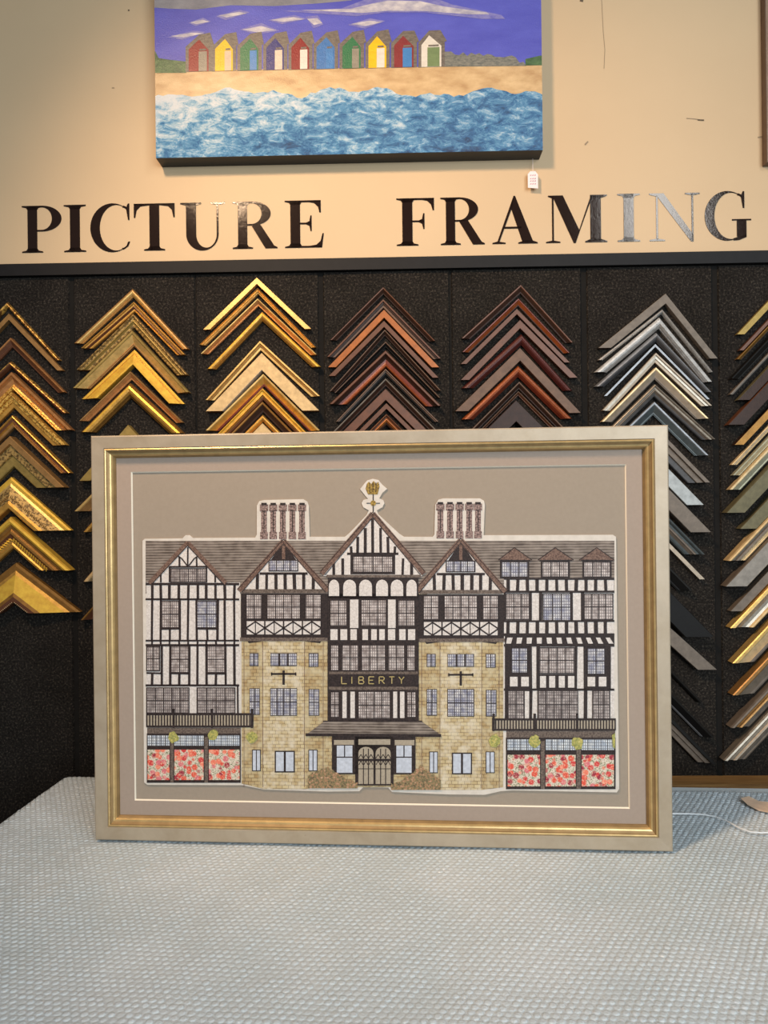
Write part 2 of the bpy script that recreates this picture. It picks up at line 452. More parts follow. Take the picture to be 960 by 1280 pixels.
A_PB = plain('printed pale blue pane', (186, 192, 204), .6, var=.15, scale=200)
A_BE = plain('printed beige panel', (160, 148, 130), .6, var=.15, scale=300)
def f_floral(k, c):
    vo = k.n('ShaderNodeTexVoronoi'); vo.inputs['Scale'].default_value = 118; k.l(k.coord(), vo.inputs['Vector'])
    sepr = k.n('ShaderNodeSeparateColor'); k.l(vo.outputs['Color'], sepr.inputs[0])
    col = k.ramp(sepr.outputs[0], [(0, s2l((214, 84, 66))), (.3, s2l((200, 60, 62))), (.5, s2l((226, 120, 96))), (.66, s2l((206, 110, 118))), (.8, s2l((150, 44, 62)))], 'CONSTANT')
    blob = k.ramp(vo.outputs['Distance'], [(.44, (1, 1, 1)), (.60, (0, 0, 0))])
    n = k.noise(k.coord(), 620, 2, .6)
    bg = k.ramp(n, [(.40, s2l((112, 122, 88))), (.48, s2l((206, 194, 174))), (.62, s2l((226, 214, 198))), (.7, s2l((150, 84, 84)))])
    n2 = k.noise(k.coord(), 480, 2)
    col = k.mix(k.ramp(n2, [(.5, (0, 0, 0)), (.72, (.8,)*3)]), col, s2l((240, 200, 170)))
    k.base(k.mix(blob, bg, col))
A_FL = art('printed floral blinds', (), f_floral)
def f_bush(k, c):
    n = k.noise(k.coord(), 330, 4, .7)
    k.base(k.ramp(n, [(.34, s2l(c[0])), (.48, s2l(c[1])), (.6, s2l(c[2])), (.72, s2l(c[3]))]))
A_BU = art('printed shrubs', ((84, 62, 54), (126, 118, 84), (172, 124, 96), (206, 192, 166)), f_bush)
A_BG = art('printed hanging baskets', ((120, 116, 60), (150, 154, 92), (188, 172, 90), (206, 204, 160)), f_bush)

# ---------- draw the cut-out: board and print
AB = .0146                                  # front of the board
PR = 0.00012                                # print relief per layer
board = MB()
OUT = [(178, 676), (181, 673.5), (228, 673), (232, 669), (237, 669), (241, 672.5), (319, 672), (321, 668), (321, 632), (324, 626.5), (330, 625),
       (379, 624), (384, 627), (386, 632), (387, 671), (431, 671), (437, 666), (458, 644), (461, 638), (454, 634), (452, 629), (454, 625), (460, 623.5),
       (456, 619), (450, 611.5), (455, 605), (459, 600.5), (466, 598.5), (473, 600), (478, 606), (484, 611), (478, 616), (474, 623), (479, 625), (480.5, 629), (478, 634), (471, 638), (473, 643),
       (499, 667), (505, 671), (541, 671), (543, 668), (544, 631), (548, 624.5), (554, 623), (600, 623), (605, 626), (606, 631), (604.5, 669),
       (766, 668.5), (770, 671), (774, 986), (771, 990.5), (640, 988), (626, 989), (606, 993.5), (560, 993), (490, 990), (485, 984.5), (454, 984), (449, 989),
       (410, 989.5), (330, 987), (303, 981.5), (184, 981), (180, 978)]
board.slab([fl(*p, AB) for p in OUT], AB, .0164, A_BORD)
cb = board.build('cutout_board', root)
art_b = MB()
def AP(pts, mat, ly):
    y = AB-PR*ly
    q = [fl(p[0], p[1], y) for p in pts]
    a = sum(q[i][0]*q[(i+1) % len(q)][1]-q[(i+1) % len(q)][0]*q[i][1] for i in range(len(q)))
    if a < 0: q = q[::-1]
    art_b.face([(x, y, z) for x, z in q], mat)
def R_(x0, y0, x1, y1, mat, ly): AP([(x0, y0), (x1, y0), (x1, y1), (x0, y1)], mat, ly)
def L_(x0, y0, x1, y1, w, mat=None, ly=6):
    mat = mat or A_TI
    d = Vector((x1-x0, y1-y0)); n = Vector((-d.y, d.x)).normalized()*w/2
    AP([(x0+n.x, y0+n.y), (x1+n.x, y1+n.y), (x1-n.x, y1-n.y), (x0-n.x, y0-n.y)], mat, ly)
def H(x0, x1, y, w=2.2, ly=6): L_(x0, y+random.uniform(-.3, .3), x1, y+random.uniform(-.3, .3), w, A_TI, ly)
def V(xs, y0, y1, w=2.2, ly=6):
    w *= 1.22
    for x in xs: L_(x+random.uniform(-.4, .4), y0, x+random.uniform(-.4, .4), y1, w*random.uniform(.85, 1.15), A_TI, ly)
def WIN(x0, y0, x1, y1, nx=2, ny=2, mat=None, ly=7, fr=1.3, mw=1.1):
    R_(x0-fr, y0-fr, x1+fr, y1+fr, A_TI, ly); R_(x0, y0, x1, y1, mat or A_WG, ly+1)
    for i in range(1, nx): x = x0+(x1-x0)*i/nx; L_(x, y0, x, y1, mw, A_TI, ly+2)
    for i in range(1, ny): y = y0+(y1-y0)*i/ny; L_(x0, y, x1, y, mw, A_TI, ly+2)
# roof band
R_(182, 676, 768, 742, A_RF, 1)
# --- left block
R_(183, 728, 300, 892, A_PL, 2)
AP([(234.5, 682), (192, 728), (278, 728)], A_PL, 2)
for x, y0 in ((201, 718), (212, 708), (258, 708), (269, 719)): L_(x, y0, x, 728, 2.2)
H(212, 258, 708.5); V((224, 246), 696, 708, 1.8); V((235,), 684, 708, 1.6)
for sx in (-1, 1):
    L_(235+sx*1, 707, 235+sx*8, 698, 1.6); L_(235+sx*8, 698, 235+sx*13, 694.5, 1.4)
    L_(234.5, 678, 234.5+sx*48, 729, 5, A_BR, 8); L_(234.5, 682, 234.5+sx*44, 729.5, 1, A_TI, 9)
WIN(214, 711.5, 257, 727, 4, 1, A_WD)
H(182, 299, 730, 3); H(182, 299, 749, 2.4)
V((190, 201, 212, 223.5, 235.5, 247, 258, 269.5, 281, 293), 731, 749, 2.6)
V((190, 201, 224.5, 235, 246, 272, 281, 293), 749, 800, 2.4)
WIN(202.5, 752, 223, 784, 2, 2); WIN(247, 752, 270, 784, 2, 2, A_WB)
H(201, 224, 786); H(246, 271, 786); V((212, 259), 786, 800, 2.2)
H(182, 299, 801, 2.2); H(182, 299, 806.3, 2.8)
V((190, 201, 212, 224, 235, 247, 258, 270, 281, 293), 800, 806, 2)
V((202, 213, 236.5, 247, 258, 282, 293), 806, 857, 2.4)
WIN(184, 809, 199, 838, 2, 2); WIN(214.5, 808.5, 235, 840, 2, 2); WIN(259.5, 808.5, 280.5, 840, 2, 2)
H(183, 202, 841.5); H(213, 236, 842); H(258, 282, 842); V((190, 224, 270), 842, 857, 2.4)
H(182, 299, 857, 2.6)
WIN(184, 860.5, 235.5, 891, 5, 2, A_WD); WIN(247, 860.5, 293, 891, 4, 2, A_WD); V((297,), 857, 892, 1.6)
def balcony(x0, x1, y0, y1, posts, sl=0.0):
    R_(x0, y0, x1, y1, A_BE, 8)
    H(x0, x1, y0+1, 2.6, 10); H(x0, x1, y1-.8, 2.4, 10)
    n = int((x1-x0)/3.6)
    for i in range(n+1): x = x0+(x1-x0)*i/n; L_(x, y0, x, y1, 1.7, A_TI, 9)
    for x in posts: L_(x, y0-6, x, y1+1, 3, A_TI, 11); L_(x-1.6, y0-5, x+1.6, y0-5, 1.4, A_TI, 11)
balcony(183.5, 316, 892, 909, (217, 265, 315))
R_(184, 909.5, 301, 918, A_GB, 4)
def shopfront(xr, y0, tr, fl0, fl1, xa, xb):
    R_(xa, y0, xb, fl1+3.5, A_TI, 5)
    for a, c_ in xr:
        R_(a, y0+2.2, c_, tr, A_TR, 6); R_(a, fl0, c_, fl1, A_FL, 6)
        n = 5
        for i in range(1, n): x = a+(c_-a)*i/n; L_(x, y0+2, x, tr, .7, A_TI, 7)
    for (a, c_), (d, e) in zip(xr, xr[1:]): R_(c_+1.1, y0+4, d-1.1, fl1+3.5, A_GB, 7)
shopfront([(184.5, 212), (218, 254.5), (261, 299.5)], 917, 932, 937, 975, 183.5, 301)
def basket(x, y, r):
    for j in range(3):
        pts = [(x+math.cos(a*PI/7)*r*random.uniform(.7, 1.1), y+math.sin(a*PI/7)*r*1.1*random.uniform(.7, 1.1)) for a in range(14)]
    AP(pts, A_BG, 12)
basket(216.5, 922, 7); basket(266, 919, 7); 
# --- gabled stone towers
def tower(cx, xl, xr, ya, dy=0):
    y = lambda v: v+dy
    R_(xl, 742+dy, xr, 801+dy, A_TI, 3)
    AP([(cx, ya+6), (xl+2, 739+dy), (xr-2, 739+dy)], A_PL, 3)
    AP([(cx, ya+4), (cx-16, 700+dy), (cx+16, 700+dy)], A_TI, 4); L_(cx, ya+8, cx, 699+dy, 4, A_BR, 6)
    for sx in (-1, 1):
        L_(cx, ya+2, cx+sx*56, 738.5+dy, 6.5, A_BR, 8); L_(cx, ya+5.5, cx+sx*52, 740+dy, .9, A_TI, 9); L_(cx, ya, cx+sx*57, 736+dy, .8, A_TI, 9)
    WIN(cx-17.5, 701+dy, cx+17, 713+dy, 4, 1, A_WB)
    H(cx-30, cx+30, 716.8+dy, 3)
    V((cx-33, cx-21, cx-9.5, cx+2, cx+13.5, cx+25, cx+37), 717+dy, 737+dy, 3.2)
    R_(xl+2, 736.5+dy, xr-2, 741.5+dy, A_GB, 7)
    WIN(cx-46, 744+dy, cx-28, 773+dy, 2, 2); WIN(cx-20, 744+dy, cx+20, 773+dy, 4, 2); WIN(cx+28, 744+dy, cx+46, 773+dy, 2, 2)
    R_(cx-47, 776.5+dy, cx+47, 793+dy, A_PL, 4)
    w = 94/8
    for i in range(9): L_(cx-47+w*i, 776+dy, cx-47+w*i, 794+dy, 1.8 if i % 2 == 0 else 1.2, A_TI, 5)
    for i in range(8):
        a = cx-47+w*i; b_ = a+w
        if i % 2: L_(a, 777+dy, b_, 785+dy, 1.8); L_(a, 793+dy, b_, 785+dy, 1.8)
        else: L_(a, 785+dy, b_, 777+dy, 1.8); L_(a, 785+dy, b_, 793+dy, 1.8)
    R_(xl-1, 797+dy, xr+1, 801.5+dy, A_GB, 8)
    # stone
    f0, f1 = cx-26, cx+26
    AP([(xl+1, 801+dy), (f0, 801+dy), (f0, 986+dy), (xl+1, 979.5+dy)], A_ST2, 3)
    R_(f0, 801+dy, f1, 986.5+dy, A_ST, 3)
    AP([(f1, 801+dy), (xr-1, 801+dy), (xr-1, 983+dy), (f1, 986.5+dy)], A_ST2, 3)
    for x in (f0, f1, xl+4, xr-6): L_(x, 802+dy, x, 984+dy, .7, A_BR, 4)
    AP([(xl+8, 801+dy), (cx-22, 801+dy), (xl+10, 804+dy)], A_TI, 5); AP([(xr-8, 801+dy), (cx+22, 801+dy), (xr-10, 804+dy)], A_TI, 5)
    d = dy*.6+1
    WIN(cx-42, 817+dy, cx-32, 832+dy, 2, 1, A_WB, fr=.7); WIN(cx-16, 817+dy, cx+16, 832+dy, 3, 1, A_WB, fr=.6, mw=2.2); WIN(cx+32, 817+dy, cx+43, 833+dy, 2, 1, A_WB, fr=.7)
    L_(cx-15.5, 842.5+dy, cx+15.5, 842.5+dy, 2.2); L_(cx, 838+dy, cx, 856+dy, 3)
    L_(cx-15, 840.5+dy, cx-15, 844.5+dy, 1.6); L_(cx+15, 840.5+dy, cx+15, 844.5+dy, 1.6)
    WIN(cx-42, 861+dy, cx-30.5, 893+dy, 2, 2, A_WB, fr=.7); WIN(cx-16, 861+dy, cx+16, 894+dy, 4, 2, A_WB, fr=.8); WIN(cx+32, 862+dy, cx+44, 894+dy, 2, 2, A_WB, fr=.7)
    e = dy*2.4
    WIN(cx-38.5, 938+e, cx-29.5, 963+e, 2, 1, A_PB, fr=1); WIN(cx-9.5, 940+e, cx+12.5, 964+e, 2, 1, A_PB, fr=1.6, mw=2.6); WIN(cx+32, 938+e, cx+41.5, 963+e, 2, 1, A_PB, fr=1)
tower(354.5, 301, 410, 674); tower(576, 523, 630, 673, 1)
basket(314, 921, 7.5)
# --- centre
R_(400, 742, 534, 984, A_ST2, 2)
R_(409.5, 742, 523.5, 903, A_TI, 9)
AP([(466, 643), (404, 720), (528, 720)], A_PL, 9)
for sx in (-1, 1):
    L_(466, 642, 466+sx*64, 717, 6.5, A_BR, 13); L_(466, 646.5, 466+sx*60, 719, .9, A_TI, 14); L_(466, 640, 466+sx*65, 714, .8, A_TI, 14)
V((466,), 648, 692, 3.2, 11); V((456.5, 475.5), 660, 692, 3, 11); V((447, 485), 671, 692, 3, 11); V((439, 493.5), 683, 692, 2.6, 11)
H(434, 498, 692.3, 3, 11)
R_(438, 693, 494, 718, A_TI, 10); WIN(442, 696, 490, 714.5, 4, 1, A_WG, 11)
V((417, 428.5, 503.5, 514.5), 698, 719, 2.8, 11)
R_(408, 718.5, 526, 722, A_GB, 12); R_(410, 722, 523, 748, A_TI, 9)
for a, c_ in ((411, 424), (429, 445), (449, 465), (470, 485), (488.5, 504), (508, 521)):
    pts = [(a, 745), (c_, 745)]+[(((a+c_)/2)+math.cos(t*PI/8)*(c_-a)/2, 733-math.sin(t*PI/8)*8.5) for t in range(9)]
    AP(pts, A_PL, 10)
WIN(413.5, 751, 433, 782, 2, 2, A_WG, 10); WIN(452, 750.5, 482, 782, 3, 2, A_WG, 10); WIN(498.5, 751, 518, 782, 2, 2, A_WG, 10)
R_(437.5, 749.5, 448, 785, A_PL, 10); R_(485, 749.5, 494.5, 785, A_PL, 10)
for a, c_ in ((413, 422), (425.5, 434), (438, 446), (453, 460), (464, 471), (474, 481), (485, 494), (499, 507), (510, 519)): R_(a, 786.5, c_, 800, A_PL, 10)
for a, c_, n in ((414, 422.5, 1), (428, 447.5, 2), (452.5, 481, 3), (486, 505, 2), (509.5, 518, 1)): WIN(a, 807, c_, 837.5, n, 2, A_WG, 10, .8)
R_(411, 839.5, 522, 842.8, A_GB, 10); R_(411, 858.5, 522, 862.3, A_GB, 10)
WIN(414, 865.5, 423, 896, 2, 2, A_WG, 10, .8); WIN(448.5, 865, 487, 897.5, 4, 2, A_WG, 10); WIN(509.5, 865.5, 519.5, 896, 2, 2, A_WG, 10, .8)
for a, c_ in ((428, 433.3), (438, 443.5), (491.5, 496.5), (500, 505.5)): R_(a, 864.5, c_, 897.5, A_PL, 10)
R_(409, 918, 524, 983.5, A_ST2, 4); R_(415, 920, 519.5, 968, A_TI, 9); R_(444, 920, 492, 982, A_TI, 9)
AP([(383, 918), (405, 902), (527.5, 902), (551, 918.5)], A_RF, 11)
L_(382, 918.5, 551.5, 919.5, 3.6, A_TI, 13); L_(404, 901.5, 528, 901.5, 1.4, A_TI, 12)
R_(417.5, 925, 442.5, 931, A_BE, 10); R_(493.5, 925, 518, 931.5, A_BE, 10); R_(448, 924, 488, 931, A_BE, 10)
for a, c_ in ((421, 440.5), (495.5, 514.5)):
    R_(a, 932, c_, 966, A_PB, 10); L_((a+c_)/2, 932, (a+c_)/2, 946, 1.4, A_TI, 11); L_(a, 946.5, c_, 946.5, 1.4, A_TI, 11)
for a in (448, 469.5):
    c_ = a+18.8
    pts = [(a, 980), (c_, 980)]+[(((a+c_)/2)+math.cos(t*PI/8)*(c_-a)/2, 941-math.sin(t*PI/8)*7.5) for t in range(9)]
    AP(pts, A_BE, 10)
    for i in range(1, 3): x = a+(c_-a)*i/3; L_(x, 936, x, 980, 1.2, A_TI, 11)
    L_(a, 950, c_, 950, 3, A_TI, 11); L_(a, 961, c_, 961, .9, A_TI, 11)
    for i in range(3): x = a+(c_-a)*(i+.5)/3; L_(x-3, 948, x, 943, 1, A_TI, 11); L_(x+3, 948, x, 943, 1, A_TI, 11); L_(x, 951, x-2.5, 956, 1, A_TI, 11); L_(x, 951, x+2.5, 956, 1, A_TI, 11)
def bush(x0, x1, yb, peak, h):
    pts = [(x0, yb)]
    n = 22
    for i in range(n+1):
        x = x0+(x1-x0)*i/n; q = 1-abs(x-peak)/max(peak-x0, x1-peak)
        pts.append((x, yb-6-h*max(0, q)**1.3*random.uniform(.8, 1.05)-random.uniform(0, 3)))
    pts.append((x1, yb)); AP(pts, A_BU, 14)
bush(385, 447, 985.5, 407, 22); bush(489, 551, 987.5, 527, 23)
# --- right block
R_(630, 723, 767.5, 897, A_PL, 2)
for cx, x0, x1, mt in ((643, 623, 665, A_WB), (694, 672.5, 717, A_WG), (746, 724, 768, A_WG)):
    AP([(cx, 684.5), (x0, 700.5), (x1, 700.5)], A_BR, 8); L_(cx, 684.5, x0, 700, 1, A_TI, 9); L_(cx, 684.5, x1, 700, 1, A_TI, 9); H(x0+2, x1-2, 700.5, 1.6, 9)
    R_(cx-18, 701, cx+18.5, 723, A_TI, 4); WIN(cx-15.5, 703, cx+16, 720.5, 3, 1, mt, 5)
H(630, 768, 723.5, 2.4); H(630, 768, 739.5, 2.8)
xs = [635+12.2*i for i in range(11)]
V(xs, 724, 739, 3.4)
V((662.8, 675.8, 714.5, 728.5), 740, 776, 3); V((631,), 740, 776, 2)
WIN(633, 743, 661, 774, 3, 2); WIN(679.5, 743, 712.5, 775, 3, 2, A_WB); WIN(731, 743, 765.5, 774, 4, 2)
H(630, 768, 776.5, 2.4); V(xs, 777, 792, 3.6); H(630, 768, 793.3, 3.4)
R_(631, 795, 768, 806, A_TI, 3)
for i in range(11):
    x = 634+12.3*i; s_ = (x-699)/70*-3
    AP([(x, 797), (x+6+s_*.3, 797), (x+7.5-s_, 804.5), (x+1.5-s_, 804.5)], A_PL, 4)
H(630, 768, 807, 3)
R_(631, 808, 664, 898, A_TI, 3); R_(731, 808, 762, 861, A_TI, 3)
V((663.5, 672.5, 720, 731, 762), 808, 862, 3)
WIN(640, 810.5, 658.5, 840.5, 2, 2, A_WB); WIN(675, 810, 717.5, 841, 4, 2); WIN(735, 811, 755.5, 842, 2, 2, A_WB)
for a, c_ in ((637.5, 647), (651.5, 661), (734.5, 744), (748.5, 758)): R_(a, 846, c_, 858, A_PL, 4)
R_(674, 842.5, 719, 861, A_TI, 3)
for a, c_ in ((675, 682.5), (686.5, 694), (698.5, 706), (710, 718)): R_(a, 845, c_, 859.5, A_PL, 4)
H(630, 768, 861.8, 2.8)
WIN(635.5, 864, 654.5, 898, 2, 2, A_WD); R_(656, 864, 661.5, 898, A_PL, 4); V((663.5,), 862, 898, 3, 5)
WIN(673, 864, 721.5, 898, 5, 2, A_WD); V((732,), 862, 898, 3.4); WIN(741.5, 864, 761.5, 898, 3, 2, A_WD)
balcony(616, 769, 898, 913, (617, 668.5, 721.5))
R_(633, 913.5, 769, 923, A_GB, 4)
shopfront([(634.5, 675), (682, 719.5), (727, 767.5)], 922, 937.5, 943.5, 983, 632.5, 769.5)
basket(618.5, 926, 8); basket(668, 927, 8); basket(722, 928.5, 8); AP([(765, 919), (769, 916), (769, 936), (766, 934)], A_BG, 12)
# --- chimneys and finial
for xs_, yt, yb in (((330, 341.5, 353.5, 365.5, 377.5), 629, 674), ((550.5, 562.5, 574.5, 586.5, 597.5), 628, 673)):
    for x in xs_:
        R_(x-3.6, yt+5, x+3.6, yb, A_CH, 3); R_(x-5.2, yt+1.5, x+5.2, yt+10, A_CH, 4); R_(x-3.4, yt-.5, x+3.4, yt+2.5, A_TI, 5)
        L_(x-3, yt+9.5, x+3, yt+9.5, 1, A_TI, 5); R_(x-4.8, yb-9, x+4.8, yb, A_CH, 4); L_(x, yt+10, x, yb-9, .9, A_TI, 5)
AP([(457, 611), (460, 618), (472, 618), (474.5, 608), (473, 602), (470, 605), (467, 601), (464, 605), (461, 602), (458.5, 605)], A_GO, 4)
for x in (462, 466, 470): L_(x, 603, x, 615, .8, A_TI, 5)
L_(466.5, 618, 466.5, 640, 1.2, A_TI, 5); L_(458, 629, 475, 629, 1, A_TI, 5)
AP([(466.5+math.cos(t*PI/4)*3.6, 629+math.sin(t*PI/4)*3.6) for t in range(8)], A_GO, 6)
art_b.build('facade_print', cb)
# gold sign letters (strokes)
art_b = MB()
def stroke(ch, x, y, w, h):
    S = {'L': [(0, 0, 0, 1), (0, 1, 1, 1)], 'I': [(.5, 0, .5, 1)], 'B': [(0, 0, 0, 1), (0, 0, .75, 0), (.75, 0, .9, .25), (.9, .25, .7, .48), (0, .48, .7, .48), (.7, .48, 1, .75), (1, .75, .8, 1), (.8, 1, 0, 1)],
         'E': [(0, 0, 0, 1), (0, 0, 1, 0), (0, .5, .8, .5), (0, 1, 1, 1)], 'R': [(0, 0, 0, 1), (0, 0, .8, 0), (.8, 0, 1, .25), (1, .25, .8, .5), (.8, .5, 0, .5), (.4, .5, 1, 1)],
         'T': [(0, 0, 1, 0), (.5, 0, .5, 1)], 'Y': [(0, 0, .5, .5), (1, 0, .5, .5), (.5, .5, .5, 1)]}[ch]
    for a, b_, c_, d in S: L_(x+a*w, y+b_*h, x+c_*w, y+d*h, 1.15, A_LT, 12)
for ch, x in zip('LIBERTY', (427, 436.5, 448.5, 461, 474, 486.5, 498.5)):
    stroke(ch, x, 846, 6.6, 8.6)
o = art_b.build('sign_lettering', cb); o['label'] = 'gold capital letters on the dark fascia'

# ================================================================== BEACH HUT CANVAS
CD = .040
k = NT('sky paint'); v = k.coord((1, 1, 3)); n = k.noise(v, 7, 5, .6)
k.base(k.ramp(n, [(.3, s2l((76, 78, 172))), (.7, s2l((94, 98, 192)))])); k.set(.33, 0, .5); k.bump(k.noise(k.coord(), 420, 3), .45, .0012); P_SKY = k.m
def paint(name, a, c_, sc=40, bp=.0012, rough=.33):
    k = NT(name); n = k.noise(k.coord((1, 1, 2.2)), sc, 4, .6)
    k.base(k.ramp(n, [(.3, s2l(a)), (.7, s2l(c_))])); k.set(rough, 0, .5); k.bump(k.noise(k.coord(), 420, 3), .45, bp); return k.m
P_CLD = paint('cloud paint', (150, 146, 168), (214, 206, 204)); P_CLG = paint('grey cloud paint', (116, 116, 124), (150, 148, 152), 20)
P_CLH = paint('thin cloud paint', (104, 102, 176), (140, 136, 186), 60); P_SND = paint('sand paint', (178, 142, 98), (216, 186, 140), 22); P_GRN = paint('green hill paint', (48, 76, 52), (92, 122, 78), 50)
P_BSH = paint('scrub paint', (88, 92, 88), (140, 136, 124), 120); P_HGR = paint('hut outline paint', (92, 84, 78), (128, 118, 106), 120)
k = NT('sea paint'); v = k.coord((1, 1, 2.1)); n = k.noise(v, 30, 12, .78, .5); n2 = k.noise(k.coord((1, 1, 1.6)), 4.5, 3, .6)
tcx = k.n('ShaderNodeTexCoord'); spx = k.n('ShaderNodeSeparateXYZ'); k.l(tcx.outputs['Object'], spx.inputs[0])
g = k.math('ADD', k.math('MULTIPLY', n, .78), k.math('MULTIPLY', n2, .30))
g = k.math('ADD', g, k.math('MULTIPLY', k.math('SUBTRACT', spx.outputs['Z'], .07), .75)); g = k.math('SUBTRACT', g, k.math('MULTIPLY', spx.outputs['X'], .17))  # whiter towards the left: lamp glare painted into the sea colour, mixed with foam
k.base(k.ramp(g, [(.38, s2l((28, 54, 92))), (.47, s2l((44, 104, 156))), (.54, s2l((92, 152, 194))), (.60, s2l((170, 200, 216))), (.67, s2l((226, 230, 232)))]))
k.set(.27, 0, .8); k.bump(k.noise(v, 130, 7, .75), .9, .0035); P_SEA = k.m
P_BLK = plain('black canvas edge', (24, 24, 28), .5)
def cvx(px, py): return WALL.loc(px, py, -CD)
cxl = (cvx(193, 0)[0]+cvx(195, 195)[0])/2; cxr = cvx(677.5, 100)[0]; czb = (cvx(195, 198)[1]+cvx(677, 188)[1])/2
czt = czb+.50
cc = (cxl+cxr)/2
root = empty('canvas_painting', WALL.world(cc, 0, czb), -WALL.th)
tag(root, 'wide seaside canvas of ten colourful beach huts above breaking waves, on the cream wall', 'painting')
b = MB(); b.box(cxl-cc, cxr-cc, -CD, -.001, 0, czt-czb, P_BLK); b.build('canvas_edge', root)
b = MB()
sl = (188-198)/(677-195)                      # the drawing runs parallel to the lower edge
def cp(X, Y, off):                            # X,Y in a 1.846x crop that starts at (180,0)
    px = 180+X/1.846; py = Y/1.846
    x, z = WALL.loc(px, py, -CD-off); return (min(max(x, cxl), cxr)-cc, z-czb)
def CP(pts, mat, ly):
    y = .0002*ly; q = [cp(X, Y, y) for X, Y in pts]
    a = sum(q[i][0]*q[(i+1) % len(q)][1]-q[(i+1) % len(q)][0]*q[i][1] for i in range(len(q)))
    if a < 0: q = q[::-1]
    b.face([(x, -CD-y, max(z, .0005)) for x, z in q], mat)
CP([(0, 170), (940, 160), (940, -560), (0, -560)], P_SKY, 1)
CP([(0, 164), (940, 150), (940, 250), (0, 250)], P_SND, 2)
sea = [(0, 208)]
xx = 0
while xx < 940: sea.append((xx, 214+7*math.sin(xx/47)+5*math.sin(xx/19+1)+random.uniform(-3, 3)-(8 if 380 < xx < 470 else 0))); xx += 11
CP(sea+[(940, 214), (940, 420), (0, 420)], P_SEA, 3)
CP([(0, -46), (60, -62), (150, -50), (230, -66), (310, -44), (390, -34), (440, -14), (490, -6), (478, 1), (400, 8), (300, 14), (200, 12), (120, 22), (60, 20), (0, 18)], P_CLG, 2)
for pts in ([(350, 24), (470, 20), (520, 6), (560, -4), (640, -2), (700, 14), (800, 30), (808, 36), (760, 36), (640, 26), (560, 26), (500, 32), (430, 28)],
            [(170, 36), (220, 26), (240, 30), (190, 42)], [(105, 52), (135, 44), (152, 50), (120, 57)], [(225, 68), (270, 58), (308, 70), (260, 76)],
            [(375, 42), (400, 40), (412, 54), (392, 60)], [(475, 56), (520, 46), (552, 50), (510, 62)], [(60, 84), (110, 74), (140, 76), (90, 88)], [(290, 46), (345, 38), (372, 44), (320, 52)]):
    mx = sum(p[0] for p in pts)/len(pts); my = sum(p[1] for p in pts)/len(pts)
    CP([(mx+(p[0]-mx)*1.12, my+(p[1]-my)*1.5) for p in pts], P_CLH, 3); CP([(mx+(p[0]-mx)*.95, my+(p[1]-my)*.8) for p in pts], P_CLD, 4)
CP([(0, 120), (26, 118), (34, 134), (60, 138), (98, 142), (98, 168), (0, 169)], P_GRN, 4)
CP([(880, 136), (915, 128), (940, 128), (940, 150), (880, 151)], P_GRN, 4)
pts = [(688, 154)]+[(690+i*9.3, 122+i*.6+random.uniform(-5, 4)+(12 if i > 18 else 0)) for i in range(21)]+[(882, 152)]
CP(pts, P_BSH, 4)
HC = dict(red=(140, 38, 36), yel=(244, 190, 20), grn=(50, 116, 74), nav=(50, 52, 118), drd=(136, 28, 30), blu=(60, 116, 178), brn=(136, 52, 52), wht=(222, 214, 200),
          grey=(146, 138, 122), bei=(212, 186, 158), pal=(226, 202, 180), lbl=(70, 130, 190), olv=(118, 136, 92))
HM = {q: paint('hut paint '+q, tuple(int(c*.92) for c in r), r, 60) for q, r in HC.items()}
huts = [(96, 157, 127, 'red', 'grey'), (157, 213, 187, 'yel', 'bei'), (215, 272, 245, 'grn', 'lbl'), (275, 331, 303, 'nav', 'pal'), (333, 389, 361, 'drd', 'wht'),
        (391, 448, 421, 'blu', 'lbl'), (451, 508, 481, 'grn', 'grey'), (511, 567, 538, 'yel', 'wht'), (570, 630, 598, 'brn', 'lbl'), (633, 694, 658, 'wht', 'olv')]
for i, (a, c_, ap, col, dr) in enumerate(huts):
    yb = 166-(a-96)*.0195; yp = 88-(a-96)*.018; ye = yp+22
    CP([(a, ye-2), (ap, yp-8), (c_, ye-6), (c_, yb-2), (a, yb)], P_HGR, 5)
    CP([(a+7, ye+4), (ap, yp+3), (c_-8, ye+5), (c_-8, yb-2), (a+7, yb-1)], HM[col], 6)
    dx0 = ap-1 if dr != 'olv' else ap-4
    CP([(dx0, ye+9), (c_-12, ye+8), (c_-12, yb-2.5), (dx0, yb-2)], HM[dr], 7)
    CP([(dx0+2, ye+3), (c_-14, ye+2), (c_-14, ye+6), (dx0+2, ye+7)], P_HGR, 8)
    CP([(ap, yp-8), (ap+26, yp-13 if i < 8 else yp-9), (c_+5, ye-6), (c_, ye-4)], P_HGR, 4)
b.build('painted_scene', root)

# second canvas just entering at the right
M_C2 = paint('taupe canvas paint', (132, 108, 88), (150, 126, 104), 10)
x2 = WALL.loc(957.5, 100, -.02)[0]; z2 = WALL.loc(957.5, 203, -.02)[1]
root = empty('canvas_painting', WALL.world(x2+.25, 0, z2), -WALL.th)
tag(root, 'brown edge of a second canvas at the upper right margin of the photo', 'painting')
b = MB(); b.box(-.25, .25, -.02, -.001, 0, .45, plain('brown canvas side', (104, 82, 66), .6)); b.build('canvas_edge', root)
b = MB(); b.face([(-.249, -.0205, .001), (.249, -.0205, .001), (.249, -.0205, .449), (-.249, -.0205, .449)], M_C2); b.build('painted_scene', root)

